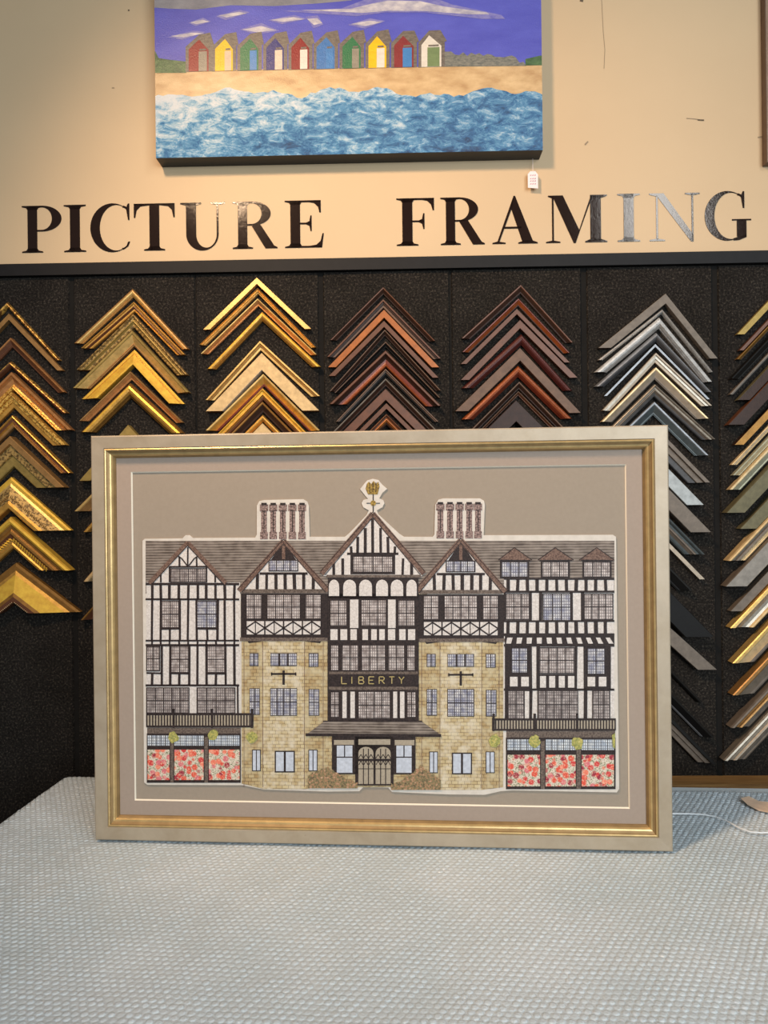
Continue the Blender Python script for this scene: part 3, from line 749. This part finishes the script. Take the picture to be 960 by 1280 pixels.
# price tag hanging from the canvas
M_TAG = plain('white tag card', (236, 222, 222), .7, var=.03); M_INK = plain('faded ink', (190, 150, 160), .7)
x, z = WALL.loc(666, 214, -.012)
root = empty('price_tag', WALL.world(x, -.012, z), -WALL.th)
tag(root, 'small white price tag hanging on a thread below the beach hut canvas', 'tag')
b = MB(); w = .0105
b.slab([(-w, -.034), (w, -.036), (w, -.007), (w*.5, 0), (-w*.5, 0), (-w, -.006)], 0, .0005, M_TAG); b.build('card', root)
b = MB()
for j, zz in enumerate((-.008, -.015, -.020, -.026)):
    for i in range(3):
        xa = -.006+i*.0045; b.face([(xa, -.0003, zz), (xa+.003, -.0003, zz+.0012), (xa+.0032, -.0003, zz-.001), (xa+.0004, -.0003, zz-.002)], M_INK)
b.build('ink_marks', root)
b = MB(); b.tube([(0, -.0005, -.001), (.0004, .002, .012), (.001, .004, .028)], .0004, M_TAG, 5); b.build('thread', root)

# ================================================================== WALL LETTERING (serif capitals)
k = NT('black gloss vinyl'); v = k.coord()
k.base(s2l((34, 21, 15))); k.set(.10, 0, .42); k.bump(k.noise(v, 160, 4, .7), .16, .0010); M_VIN = k.m
def band(cx, cy, rx, ry, ix, iy, irx, iry, a0, a1, n=28):
    o = [(cx+rx*math.cos(math.radians(a0+(a1-a0)*i/n)), cy+ry*math.sin(math.radians(a0+(a1-a0)*i/n))) for i in range(n+1)]
    q = [(ix+irx*math.cos(math.radians(a0+(a1-a0)*i/n)), iy+iry*math.sin(math.radians(a0+(a1-a0)*i/n))) for i in range(n+1)]
    return [[o[i], o[i+1], q[i+1], q[i]] for i in range(n)]
def rc(x0, y0, x1, y1): return [[(x0, y0), (x1, y0), (x1, y1), (x0, y1)]]
def stem(x0, x1, top=True, bot=True, ex=.11, e2=None):
    e2 = ex if e2 is None else e2
    p = rc(x0, .0, x1, 1)
    for on, yy, d in ((bot, 0, 1), (top, 1, -1)):
        if on:
            p += [[(x0-ex, yy), (x1+e2, yy), (x1+e2, yy+d*.025), (x1+.03, yy+d*.045), (x1, yy+d*.09), (x0, yy+d*.09), (x0-.03, yy+d*.045), (x0-ex, yy+d*.025)]]
    return p
def glyph(ch):
    if ch == 'I': return .47, stem(.13, .34, ex=.13)
    if ch in 'PR':
        p = stem(.12, .32, ex=.12)
        rx = .41
        cy, ry = (.725, .275) if ch == 'P' else (.745, .255)
        p += band(.42, cy, rx, ry, .42, cy, rx-.2, ry-.035, -90, 90)+rc(.3, .965, .42, 1)+rc(.3, cy-ry, .42, cy-ry+.035)
        if ch == 'R': p += [[(.40, .51), (.60, .52), (.90, .06), (.97, .025), (.97, 0), (.71, 0)]]; return .97, p
        return .83, p
    if ch in 'CG':
        p = band(.47, .5, .47, .52, .55, .5, .35, .485, 52, 308 if ch == 'C' else 300, 40)
        p += [[(.76, .91), (.80, .66), (.83, .66), (.83, 1.01), (.80, 1.01), (.77, .94), (.70, .97), (.68, .93)]]
        if ch == 'C': p += [[(.755, .085), (.80, .20), (.84, .20), (.80, .10), (.70, .03), (.66, .06)]]; return .84, p
        p += rc(.67, .06, .87, .42)+rc(.57, .40, .97, .43)+[[(.87, .1), (.87, .05), (.72, -.01), (.60, -.02), (.6, .03)]]
        return .97, p
    if ch == 'T':
        p = stem(.33, .54, top=False, ex=.12)+rc(0, .962, .87, 1)
        p += [[(0, 1), (0, .70), (.028, .70), (.06, .86), (.14, .94), (.33, .965)], [(.87, 1), (.87, .70), (.842, .70), (.81, .86), (.73, .94), (.54, .965)]]; return .87, p
    if ch == 'U':
        p = rc(.12, .33, .33, 1)+rc(.76, .33, .80, 1)
        p += [[(0, 1), (.44, 1), (.44, .975), (.33, .94), (.12, .94), (0, .975)], [(.64, 1), (.94, 1), (.94, .975), (.80, .95), (.76, .95), (.64, .975)]]
        p += band(.46, .33, .34, .35, .545, .33, .215, .29, 180, 360); return .94, p
    if ch in 'EF':
        p = stem(.12, .33, top=True, bot=True, ex=.12, e2=.0 if ch == 'E' else .12)
        p += rc(.3, .962, .78, 1)+[[(.78, 1), (.78, .74), (.752, .74), (.72, .86), (.64, .94), (.52, .965)]]
        p += rc(.3, .495, .58, .53)+[[(.58, .68), (.58, .35), (.555, .35), (.53, .46), (.45, .5), (.45, .525), (.53, .56), (.555, .68)]]
        if ch == 'E': p += rc(.3, 0, .80, .038)+[[(.80, 0), (.84, .30), (.812, .30), (.77, .14), (.68, .06), (.52, .035)]]; return .84, p
        return .78, p
    if ch == 'A':
        p = [[(.46, 1.01), (.49, 1.01), (.87, .03), (.64, .03), (.40, .76)], [(.46, 1.01), (.10, .03), (.145, .03), (.44, .80)]]
        p += rc(.24, .32, .62, .36)+[[(0, 0), (.28, 0), (.28, .025), (.145, .05), (.10, .05), (0, .025)], [(.55, 0), (.96, 0), (.96, .025), (.86, .06), (.66, .06), (.55, .025)]]; return .96, p
    if ch == 'M':
        p = [[(.05, 1), (.36, 1), (.70, .26), (.62, -.01), (.58, -.01), (.17, .93), (.05, .975)], [(.62, -.01), (.68, .22), (.99, 1), (.95, 1)]]
        p += rc(.13, .03, .165, .97)+rc(.93, .03, 1.15, .98)
        p += [[(0, 0), (.30, 0), (.30, .025), (.165, .05), (.13, .05), (0, .025)], [(.82, 0), (1.28, 0), (1.28, .025), (1.15, .07), (.93, .07), (.82, .025)], [(.93, 1), (1.28, 1), (1.28, .975), (1.15, .93), (.93, .93)]]; return 1.28, p
    if ch == 'N':
        p = [[(0, 1), (.30, 1), (.92, .12), (.92, -.02), (.87, -.02), (.17, .93), (0, .975)]]
        p += rc(.14, .03, .175, .95)+rc(.885, -.01, .92, .98)+[[(0, 0), (.32, 0), (.32, .025), (.175, .05), (.14, .05), (0, .025)], [(.75, 1), (1.06, 1), (1.06, .975), (.92, .95), (.885, .95), (.75, .975)]]; return 1.06, p
LET = [('P', 28, 77.5), ('I', 80.5, 108), ('C', 113.5, 163), ('T', 168, 219), ('U', 226, 282), ('R', 291, 347), ('E', 356.5, 405),
       ('F', 496, 543), ('R', 551, 606), ('A', 615.5, 672), ('M', 682.5, 759), ('I', 772, 800), ('N', 812, 875), ('G', 881, 939)]
desc = ['capital P at the left end of the word on the cream wall', 'capital I second in the left-hand word on the wall', 'capital C in the left-hand word on the wall',
        'capital T in the left-hand word on the wall', 'capital U with a silvery sheen in the left-hand word', 'capital R before the E ending the left-hand word', 'capital E ending the left-hand word on the wall',
        'capital F beginning the right-hand word on the wall', 'capital R second in the right-hand word on the wall', 'capital A in the right-hand word on the wall', 'capital M in the right-hand word on the wall',
        'capital I between M and N, sheened grey', 'capital N before the final G, sheened grey', 'capital G at the right end of the lettering']
for (ch, xa_, xb_), ds in zip(LET, desc):
    t = (xa_-30)/909; yb = 316.3+(299.3-316.3)*t; yt = 257.3+(239.0-257.3)*t
    xl, zb = wl(xa_, yb); xr, _ = wl(xb_, yb); _, zt_ = wl((xa_+xb_)/2, yt)
    w, polys = glyph(ch); sx = (xr-xl)/w; h = zt_-zb
    b = MB()
    for i, pl in enumerate(polys): b.slab([(x*sx, z*h) for x, z in pl], -.0012, -.0001, M_VIN)
    o = b.build('wall_letter', loc=WALL.world(xl, 0, zb), rotz=-WALL.th)
    tag(o, 'glossy black serif '+ds, 'letter', 'black capital letters on the cream wall')

# ================================================================== CORNER SAMPLES
MM = {}
def mm(key):
    if key in MM: return MM[key]
    D = dict(
        gold=((226, 172, 84), .30, .7), goldb=((252, 196, 78), .30, .5), goldd=((150, 108, 52), .38, .6), goldp=((222, 186, 116), .34, .6),
        bronze=((168, 128, 78), .38, .6), copper=((196, 138, 84), .34, .6), olive=((158, 134, 74), .45, .5), champ=((206, 178, 130), .5, .3),
        white=((226, 214, 196), .4, .2), brown=((96, 58, 36), .35, .1), brownd=((52, 34, 26), .35, .1), orange=((160, 92, 36), .33, .15), red=((110, 46, 28), .3, .1),
        maroon=((78, 34, 30), .28, .1), taupe=((104, 80, 64), .5, .05), rust=((138, 70, 34), .28, .2), silver=((206, 204, 200), .28, .7), silverb=((232, 232, 230), .25, .65),
        steel=((136, 138, 142), .36, .6), steeld=((78, 78, 80), .5, .3), teal=((78, 86, 88), .4, .4), stone=((170, 156, 138), .45, .4), stoned=((112, 102, 92), .5, .3),
        palegrey=((160, 164, 164), .45, .3), black=((14, 13, 13), .5, 0), greygreen=((176, 174, 150), .42, .4), olived=((104, 98, 72), .5, .25), pewter=((168, 158, 144), .32, .7),
        cream=((232, 206, 160), .35, .4), blackg=((20, 19, 17), .5, 0), grey=((140, 134, 126), .5, .25))
    rgb, ro, me = D[key]
    MM[key] = plain('moulding '+key, rgb, ro+.08, me, .25 if key.startswith(('black', 'brownd')) else .5, 0, .18, 90, .0004); return MM[key]
def mottle(key, a, c_, sc=160, metv=.6):
    if key in MM: return
    k = NT('moulding '+key); v = k.coord(); n = k.noise(v, sc, 3, .6)
    k.base(k.ramp(n, [(.42, s2l(a)), (.56, s2l(c_))])); k.set(.45, metv*.8, .5); k.bump(n, .3, .0008); MM[key] = k.m
mottle('fleck', (110, 74, 36), (226, 178, 88)); mottle('leaf', (168, 116, 46), (244, 196, 98), 240); mottle('antique', (106, 84, 50), (196, 160, 96), 200)
mottle('carved', (78, 48, 20), (244, 190, 92), 420)
PROF = {
    'flat': [(0, .0), (0, .92), (.03, 1), (.97, 1), (1, .94), (1, 0)],
    'round': [(0, 0), (0, .5), (.08, .75), (.22, .94), (.42, 1), (.62, .93), (.8, .74), (.93, .5), (1, .42), (1, 0)],
    'slope': [(0, 0), (0, .93), (.05, 1), (.2, .98), (.28, .9), (.8, .5), (.9, .5), (.93, .42), (1, .4), (1, 0)],
    'rise': [(0, 0), (0, .45), (.08, .5), (.2, .5), (.3, .6), (.75, .92), (.85, 1), (.97, 1), (1, .93), (1, 0)],
    'step': [(0, 0), (0, .95), (.03, 1), (.26, 1), (.29, .72), (.6, .68), (.64, .5), (.96, .46), (1, .4), (1, 0)],
    'scoop': [(0, 0), (0, .94), (.04, 1), (.18, 1), (.22, .86), (.35, .64), (.5, .52), (.66, .5), (.78, .56), (.84, .7), (.9, .74), (.96, .68), (1, .5), (1, 0)],
    'ridge': [(0, 0), (0, .8), (.05, .95), (.14, 1), (.22, .9), (.25, .76), (.38, .72), (.45, .84), (.53, .86), (.6, .74), (.72, .6), (.82, .56), (.88, .62), (.96, .56), (1, .44), (1, 0)]}
ORD = ['topmost', 'second from top', 'third from top', 'fourth from top', 'fifth from top', 'sixth from top', 'seventh from top', 'eighth from top', 'ninth from top', 'tenth from top', 'eleventh from top', 'twelfth from top',
       'thirteenth from top', 'fourteenth from top', 'fifteenth from top', 'sixteenth from top', 'seventeenth from top', 'eighteenth from top', 'nineteenth from top', 'twentieth from top', 'lowest']
COLN = ['leftmost column', 'second column from left', 'third column from left', 'middle brown column', 'second brown column', 'silver column', 'rightmost column']
GAPO = .0008
def sample(col, idx, last, A, Lp, Rp, t, prof, mats, ds, ornament=None):
    """two mitred moulding legs; A apex, Lp / Rp outer tips, t thickness measured straight down (photo px on the wall plane)"""
    H_ = min(.024, max(.011, t*.00075+.004))
    H_ += 0.0008*((idx*5) % 4)
    a = Vector(wl(A[0], A[1], -H_)); l = Vector(wl(Lp[0], Lp[1], -H_)); r = Vector(wl(Rp[0], Rp[1], -H_)); tv = t/F*(D_WALL-H_)
    P_ = PROF[prof]; nb = len(mats); b = MB()
    segm = lambda u: mats[min(nb-1, int(u*nb))]
    for tip in (l, r):
        d = tip-a; wv = tv*abs(d.x/d.y); sg = 1 if d.x < 0 else -1
        p0 = [Vector((0, -GAPO-h*H_, -tv*u)) for u, h in P_]
        p1 = [Vector((d.x+sg*wv*u, -GAPO-h*H_, d.y)) for u, h in P_]
        for i in range(len(P_)-1):
            u = (P_[i][0]+P_[i+1][0])/2
            q = [p0[i], p1[i], p1[i+1], p0[i+1]]
            b.face(q if sg > 0 else q[::-1], mm(segm(u)))
        b.face(p1 if sg < 0 else p1[::-1], mm('goldd') if col < 3 else mm('brownd'))
        q = [p0[0], p0[-1], p1[-1], p1[0]]; b.face(q, mm('brownd'))
    o = b.build('corner_sample', loc=WALL.world(a.x, 0, a.y), rotz=-WALL.th)
    od = ORD[idx] if not last else 'lowest'
    tag(o, '%s frame corner sample, %s in %s' % (ds, od, COLN[col]), 'frame sample', 'frame corner samples on the wall')
    if ornament:
        u0, rr, sp, mk = ornament; ob = MB(); P2 = PROF[prof]
        hh = np.interp(u0, [p[0] for p in P2[1:-1]], [p[1] for p in P2[1:-1]])*H_
        for tip in (l, r):
            d = tip-a; wv = tv*abs(d.x/d.y); sg = 1 if d.x < 0 else -1
            s0 = Vector((0, -GAPO-hh, -tv*u0)); s1 = Vector((d.x+sg*wv*u0, -GAPO-hh, d.y)); n = int((s1-s0).length/sp)
            dr = (s1-s0).normalized(); ac = dr.cross(Vector((0, 1, 0)))
            for i in range(1, n):
                c = s0+(s1-s0)*i/n
                if rr[0] == rr[1]: ex = [dr*rr[0], ac*rr[0]]
                else: ex = [(dr*.9+ac*.2).normalized()*rr[0], (ac*.9-dr*.5).normalized()*rr[1]]
                q = [c+ex[0], c+ex[1], c-ex[0], c-ex[1]]; top = c+Vector((0, -min(rr), 0))
                for kk in range(4):
                    ob.face([q[kk], q[(kk+1) % 4], top], mm(mk))
        ob.build('carved_ornament', o)
def col_(ci, rows):
    rows = [list(q) for q in rows]
    def yl(q, x):
        A, B = q[0], (q[1] if x < q[0][0] else q[2]); return A[1]+(B[1]-A[1])*(x-A[0])/(B[0]-A[0])
    for i in range(len(rows)-1):
        q, n = rows[i], rows[i+1]; g = 99
        for x in (n[0][0]-60, n[0][0]-30, n[0][0], q[0][0], n[0][0]+30, n[0][0]+60):
            for m2 in rows[i+1:i+3]: g = min(g, yl(m2, x)-yl(q, x))
        q[3] = max(3.5, min(q[3], g-2.2))
    for i, rw in enumerate(rows): sample(ci, i, i == len(rows)-1, *rw)
def S(ax, ay, rx, ry): return (ax, ay), (2*ax-rx, ry+2), (rx, ry)
c1 = [(*S(8, 377, 75, 450), 14, 'round', ['fleck'], 'slim gold and brown flecked'),
      (*S(11, 392, 79, 463), 8, 'flat', ['bronze'], 'thin dull bronze'),
      (*S(13, 422, 81, 490), 11, 'slope', ['copper', 'brown'], 'reddish copper'),
      (*S(12, 451, 84, 516), 8, 'round', ['fleck', 'brown'], 'thin gold spotted brown'),
      (*S(14, 465, 89, 537), 22, 'scoop', ['copper', 'copper', 'leaf'], 'broad copper gilt scooped'),
      (*S(14, 490, 82, 556), 19, 'step', ['leaf', 'leaf', 'gold'], 'crackled gold leaf'),
      (*S(15, 519, 88, 591), 15, 'ridge', ['gold', 'brown', 'gold', 'bronze'], 'ridged brown and gold'),
      (*S(12, 545, 80, 609), 38, 'step', ['bronze', 'antique', 'olive'], 'bronze and flat olive gold'),
      (*S(10, 596, 86, 663), 40, 'rise', ['goldb', 'goldp', 'antique', 'gold'], 'wide ornate ribbed gold', (.62, (.0014, .0052), .0040, 'goldd')),
      (*S(12, 646, 88, 713), 40, 'ridge', ['goldb', 'goldd', 'brown', 'gold'], 'wide gold rope-carved', (.66, (.0026, .0075), .0058, 'goldb')),
      (*S(16, 704, 97, 766), 50, 'rise', ['goldd', 'gold', 'goldb', 'goldb', 'goldd', 'brown'], 'very wide polished gold beaded', (.97, (.0013, .0013), .0036, 'cream'))]
col_(0, c1)
c2 = [((165, 360), (91, 429), (236, 436), 12, 'round', ['bronze', 'goldp', 'goldp'], 'pale bronze rounded'),
      ((167, 377), (101, 435), (231, 443), 13, 'ridge', ['gold', 'brown', 'gold'], 'gold and brown lined'),
      ((166, 392), (95, 462), (234, 468), 17, 'ridge', ['antique', 'olive', 'antique'], 'greenish antique gold'),
      ((165, 413), (91, 485), (236, 490), 18, 'slope', ['olive', 'goldp', 'goldp', 'bronze'], 'dull olive and silver-gold'),
      ((166, 436), (100, 498), (229, 504), 20, 'rise', ['goldb', 'gold', 'goldb', 'goldb'], 'bright yellow gold banded'),
      ((163, 464), (99, 526), (229, 528), 11, 'slope', ['bronze', 'copper'], 'narrow bronze and copper'),
      ((161, 478), (99, 540), (229, 541), 18, 'round', ['goldd', 'goldb', 'gold', 'goldd'], 'shiny rounded gold'),
      ((160, 531), (99, 601), (226, 603), 16, 'flat', ['olive'], 'flat olive gold partly hidden'),
      ((160, 572), (93, 639), (226, 641), 18, 'slope', ['goldp', 'bronze'], 'pale gold tip showing'),
      ((160, 600), (103, 665), (226, 667), 10, 'round', ['gold'], 'narrow gold tip showing'),
      ((160, 660), (103, 727), (226, 728), 12, 'round', ['champ'], 'champagne tip showing'),
      ((160, 708), (101, 775), (224, 776), 14, 'slope', ['goldd', 'brown'], 'dark bronze tip showing')]
col_(1, c2)
c3 = [((321, 347), (254, 412), (389, 411), 8, 'flat', ['goldp'], 'thin plain gold'),
      ((322, 360), (249, 431), (395, 434), 10, 'ridge', ['gold', 'goldp'], 'slim double-lined gold'),
      ((322, 373), (251, 442), (396, 443), 9, 'slope', ['goldp', 'copper'], 'slim gold with copper edge'),
      ((327, 389), (258, 461), (401, 458), 11, 'round', ['goldb', 'gold'], 'bright rounded gold'),
      ((325, 426), (257, 500), (400, 495), 12, 'step', ['goldp', 'goldd', 'goldp'], 'pale gold with dark line'),
      ((327, 441), (257, 514), (399, 513), 22, 'flat', ['champ', 'champ', 'champ', 'champ', 'white'], 'flat champagne white-edged'),
      ((329, 467), (257, 538), (400, 538), 15, 'slope', ['goldp', 'gold', 'red'], 'warm gold and red'),
      ((328, 485), (258, 556), (398, 556), 15, 'ridge', ['goldb', 'gold', 'brown'], 'vivid gold ridged'),
      ((328, 502), (258, 573), (398, 573), 13, 'slope', ['goldd', 'brownd'], 'dark bronze'),
      ((328, 518), (258, 588), (398, 588), 9, 'round', ['gold'], 'thin rounded gold'),
      ((328, 529), (258, 600), (398, 600), 12, 'flat', ['champ'], 'plain pale gold just above the frame')]
col_(2, c3)
c4 = [((479, 359), (413, 425), (544, 426), 8, 'slope', ['brown', 'brownd'], 'thin dark brown'),
      ((479, 374), (409, 446), (551, 448), 10, 'step', ['brown', 'brownd', 'taupe'], 'thin brown lined'),
      ((480, 387), (410, 459), (549, 459), 13, 'flat', ['orange'], 'orange-brown oak'),
      ((480, 401), (411, 470), (548, 472), 8, 'flat', ['goldd', 'brown'], 'dull olive brown'),
      ((481, 412), (412, 489), (551, 488), 9, 'slope', ['taupe', 'brownd'], 'dark brown with light outer line'),
      ((482, 427), (418, 491), (550, 497), 8, 'slope', ['taupe', 'black'], 'slender blackish brown'),
      ((482, 438), (412, 505), (551, 507), 20, 'scoop', ['brown', 'brownd', 'red', 'rust'], 'broad reddish brown'),
      ((482, 461), (420, 527), (548, 527), 9, 'step', ['taupe', 'black'], 'dark walnut lined'),
      ((482, 473), (415, 541), (549, 541), 9, 'slope', ['stoned', 'brownd'], 'dark brown with greyish rim'),
      ((482, 486), (414, 554), (550, 554), 14, 'flat', ['brown'], 'plain red-brown'),
      ((483, 504), (415, 572), (551, 572), 7, 'flat', ['gold', 'brown'], 'dark brown with gold line'),
      ((483, 517), (415, 585), (551, 585), 14, 'ridge', ['brown', 'orange', 'brownd'], 'brown and orange ridged')]
col_(3, c4)
c5 = [((651, 356), (577, 423), (716, 428), 10, 'slope', ['brown', 'brownd'], 'thin brown edged black'),
      ((648, 373), (578, 440), (712, 441), 10, 'slope', ['red', 'rust', 'brownd'], 'narrow red-brown'),
      ((646, 386), (576, 455), (712, 453), 8, 'flat', ['brown'], 'thin mid-brown'),
      ((650, 400), (576, 475), (722, 472), 12, 'flat', ['taupe', 'brown'], 'smooth mid-brown'),
      ((652, 417), (577, 485), (716, 488), 13, 'round', ['maroon'], 'rounded dark maroon'),
      ((650, 435), (569, 514), (726, 516), 19, 'flat', ['taupe'], 'flat wide taupe brown'),
      ((648, 456), (577, 524), (716, 523), 14, 'round', ['rust', 'rust', 'red'], 'glossy orange-brown rounded'),
      ((649, 477), (580, 546), (716, 546), 10, 'slope', ['taupe', 'brownd'], 'brown with dark inner slope'),
      ((648, 489), (580, 558), (716, 558), 10, 'slope', ['taupe', 'brown'], 'slim walnut brown'),
      ((645, 500), (577, 568), (713, 568), 27, 'flat', ['brownd'], 'flat dark umber')]
col_(4, c5)
def Rr(rx, ry, k=1.02): dx = rx-820; return (820, ry-dx*k), (822-dx, ry-6), (rx, ry)
c6 = [((832, 367), (748, 435), (897, 448), 14, 'flat', ['stone', 'stoned', 'stoned'], 'taupe with light outer edge'),
      ((828, 386), (747, 450), (892, 465), 9, 'round', ['silver'], 'slim bright silver'),
      ((825, 396), (743, 465), (892, 477), 18, 'round', ['silverb', 'silver'], 'broad bright silver'),
      ((821, 415), (743, 483), (891, 490), 14, 'round', ['steel', 'steeld'], 'steel grey rounded'),
      ((819, 430), (755, 495), (887, 499), 10, 'flat', ['steeld', 'steel'], 'narrow dark steel'),
      ((820, 441), (753, 513), (890, 507), 17, 'step', ['stone', 'pewter', 'stone'], 'champagne grey stepped'),
      ((820, 459), (752, 527), (886, 523), 14, 'slope', ['cream', 'stone', 'stoned'], 'pale gold-edged grey'),
      ((819, 480), (750, 548), (895, 549), 15, 'ridge', ['pewter', 'stoned', 'steeld'], 'dark grey ridged'),
      ((818, 502), (750, 567), (886, 569), 16, 'slope', ['steel', 'teal', 'teal'], 'dark teal grey'),
      (*Rr(888, 603), 26, 'step', ['stoned', 'stoned', 'steeld'], 'two-tone brown and charcoal'),
      (*Rr(880, 631), 24, 'flat', ['palegrey'], 'flat pale grey'),
      (*Rr(889, 665), 27, 'flat', ['stoned'], 'flat taupe grey'),
      (*Rr(882, 693), 26, 'ridge', ['teal', 'stoned', 'teal'], 'dark greenish grey ridged'),
      (*Rr(881, 724), 7, 'flat', ['stone'], 'very thin light silver'),
      (*Rr(866, 738), 18, 'slope', ['blackg', 'black'], 'small black'),
      (*Rr(893, 796), 38, 'flat', ['black'], 'wide flat black'),
      (*Rr(896, 837, .9), 22, 'flat', ['grey', 'stoned'], 'flat light taupe'),
      (*Rr(879, 878), 7, 'round', ['blackg'], 'thin black rounded'),
      (*Rr(893, 922), 16, 'slope', ['blackg', 'black', 'steeld'], 'black with grey lip'),
      (*Rr(896, 955), 22, 'step', ['blackg', 'stoned', 'stoned'], 'dark with taupe inner band')]
col_(5, c6)
def Ll(lx, ly, k=1.06): dx = 984-lx; return (984, ly-dx*k), (lx, ly), (984+dx, ly+2)
c7 = [(*Ll(921, 418), 10, 'flat', ['olive'], 'olive gold flat'),
      (*Ll(924, 438), 9, 'flat', ['brown'], 'thin dark brown'),
      (*Ll(921, 449), 8, 'slope', ['goldd', 'goldd', 'brownd'], 'thin brown with gold edge'),
      (*Ll(914, 473), 13, 'slope', ['black', 'blackg'], 'slanting black'),
      (*Ll(912, 493), 8, 'step', ['stoned', 'black'], 'black with grey rim'),
      (*Ll(922, 500), 17, 'flat', ['olived', 'brownd'], 'dark olive'),
      (*Ll(910, 531), 21, 'flat', ['brown', 'brownd'], 'broad chestnut brown'),
      (*Ll(918, 556), 12, 'flat', ['brownd', 'goldd'], 'dark umber'),
      (*Ll(914, 581), 9, 'ridge', ['cream', 'stone', 'cream'], 'slim cream silver'),
      (*Ll(916, 594), 14, 'slope', ['greygreen'], 'greyish green silver'),
      (*Ll(912, 612), 17, 'slope', ['cream', 'greygreen', 'greygreen'], 'pale sage with bright edge'),
      (*Ll(908, 641), 24, 'flat', ['olived'], 'flat sage brown'),
      (*Ll(925, 661), 27, 'flat', ['olived', 'olived'], 'flat dark olive wide'),
      (*Ll(910, 701), 28, 'ridge', ['champ', 'stoned', 'stone', 'cream'], 'striped champagne and silver'),
      (*Ll(907, 733), 28, 'flat', ['stoned', 'grey', 'grey', 'grey', 'cream'], 'dark grey with bright inner edge'),
      (*Ll(913, 764), 15, 'flat', ['stoned', 'stoned', 'cream'], 'narrow grey with gold lip'),
      (*Ll(913, 785), 34, 'scoop', ['goldp', 'pewter', 'pewter', 'champ'], 'silver and gold scooped'),
      (*Ll(916, 829), 32, 'slope', ['goldp', 'champ', 'cream', 'pewter', 'stoned'], 'gilt and silver shining'),
      (*Ll(916, 869), 32, 'slope', ['bronze', 'cream', 'pewter', 'stoned'], 'silver with bronze rim'),
      (*Ll(914, 910), 28, 'ridge', ['stoned', 'bronze', 'pewter', 'stoned'], 'bronze grey ridged'),
      (*Ll(905, 951), 32, 'ridge', ['pewter', 'stone', 'pewter', 'stoned'], 'broad pewter ridged')]
col_(6, c7)

# ================================================================== LIGHT
def area(name, loc, target, size, power, col, shape='DISK', sy=None, spread=None):
    ld = bpy.data.lights.new(name, 'AREA'); ld.shape = shape; ld.size = size
    if sy: ld.size_y = sy
    ld.energy = power; ld.color = col
    if spread: ld.spread = spread
    o = bpy.data.objects.new(name, ld); COL.objects.link(o); o.location = loc
    o.rotation_euler = (Vector(target)-Vector(loc)).to_track_quat('-Z', 'Y').to_euler(); return o
ld = bpy.data.lights.new('warm_spotlight', 'SPOT'); ld.energy = 125; ld.color = (1, .68, .42); ld.shadow_soft_size = .11; ld.spot_size = math.radians(83); ld.spot_blend = 1.0
lo = bpy.data.objects.new('warm_spotlight', ld); COL.objects.link(lo); lo.location = (-.66, .28, CH+1.34)
lo.rotation_euler = (Vector((0.20, 1.5, CH+.06))-lo.location).to_track_quat('-Z', 'Y').to_euler()
area('cool_ceiling_panel', (1.22, -.42, CH+1.40), (.4, 1.3, CH-.2), .34, 9, (1.0, .96, .9), 'RECTANGLE', .5)
area('shop_window', (1.2, -2.2, CH+.5), (0, 1.0, CH-.35), 2.2, 90, (.83, .94, 1.0), 'RECTANGLE', 1.6)
w = bpy.data.worlds.new('world'); SC.world = w; w.use_nodes = True
w.node_tree.nodes['Background'].inputs[0].default_value = (.92, .94, 1, 1); w.node_tree.nodes['Background'].inputs[1].default_value = .16
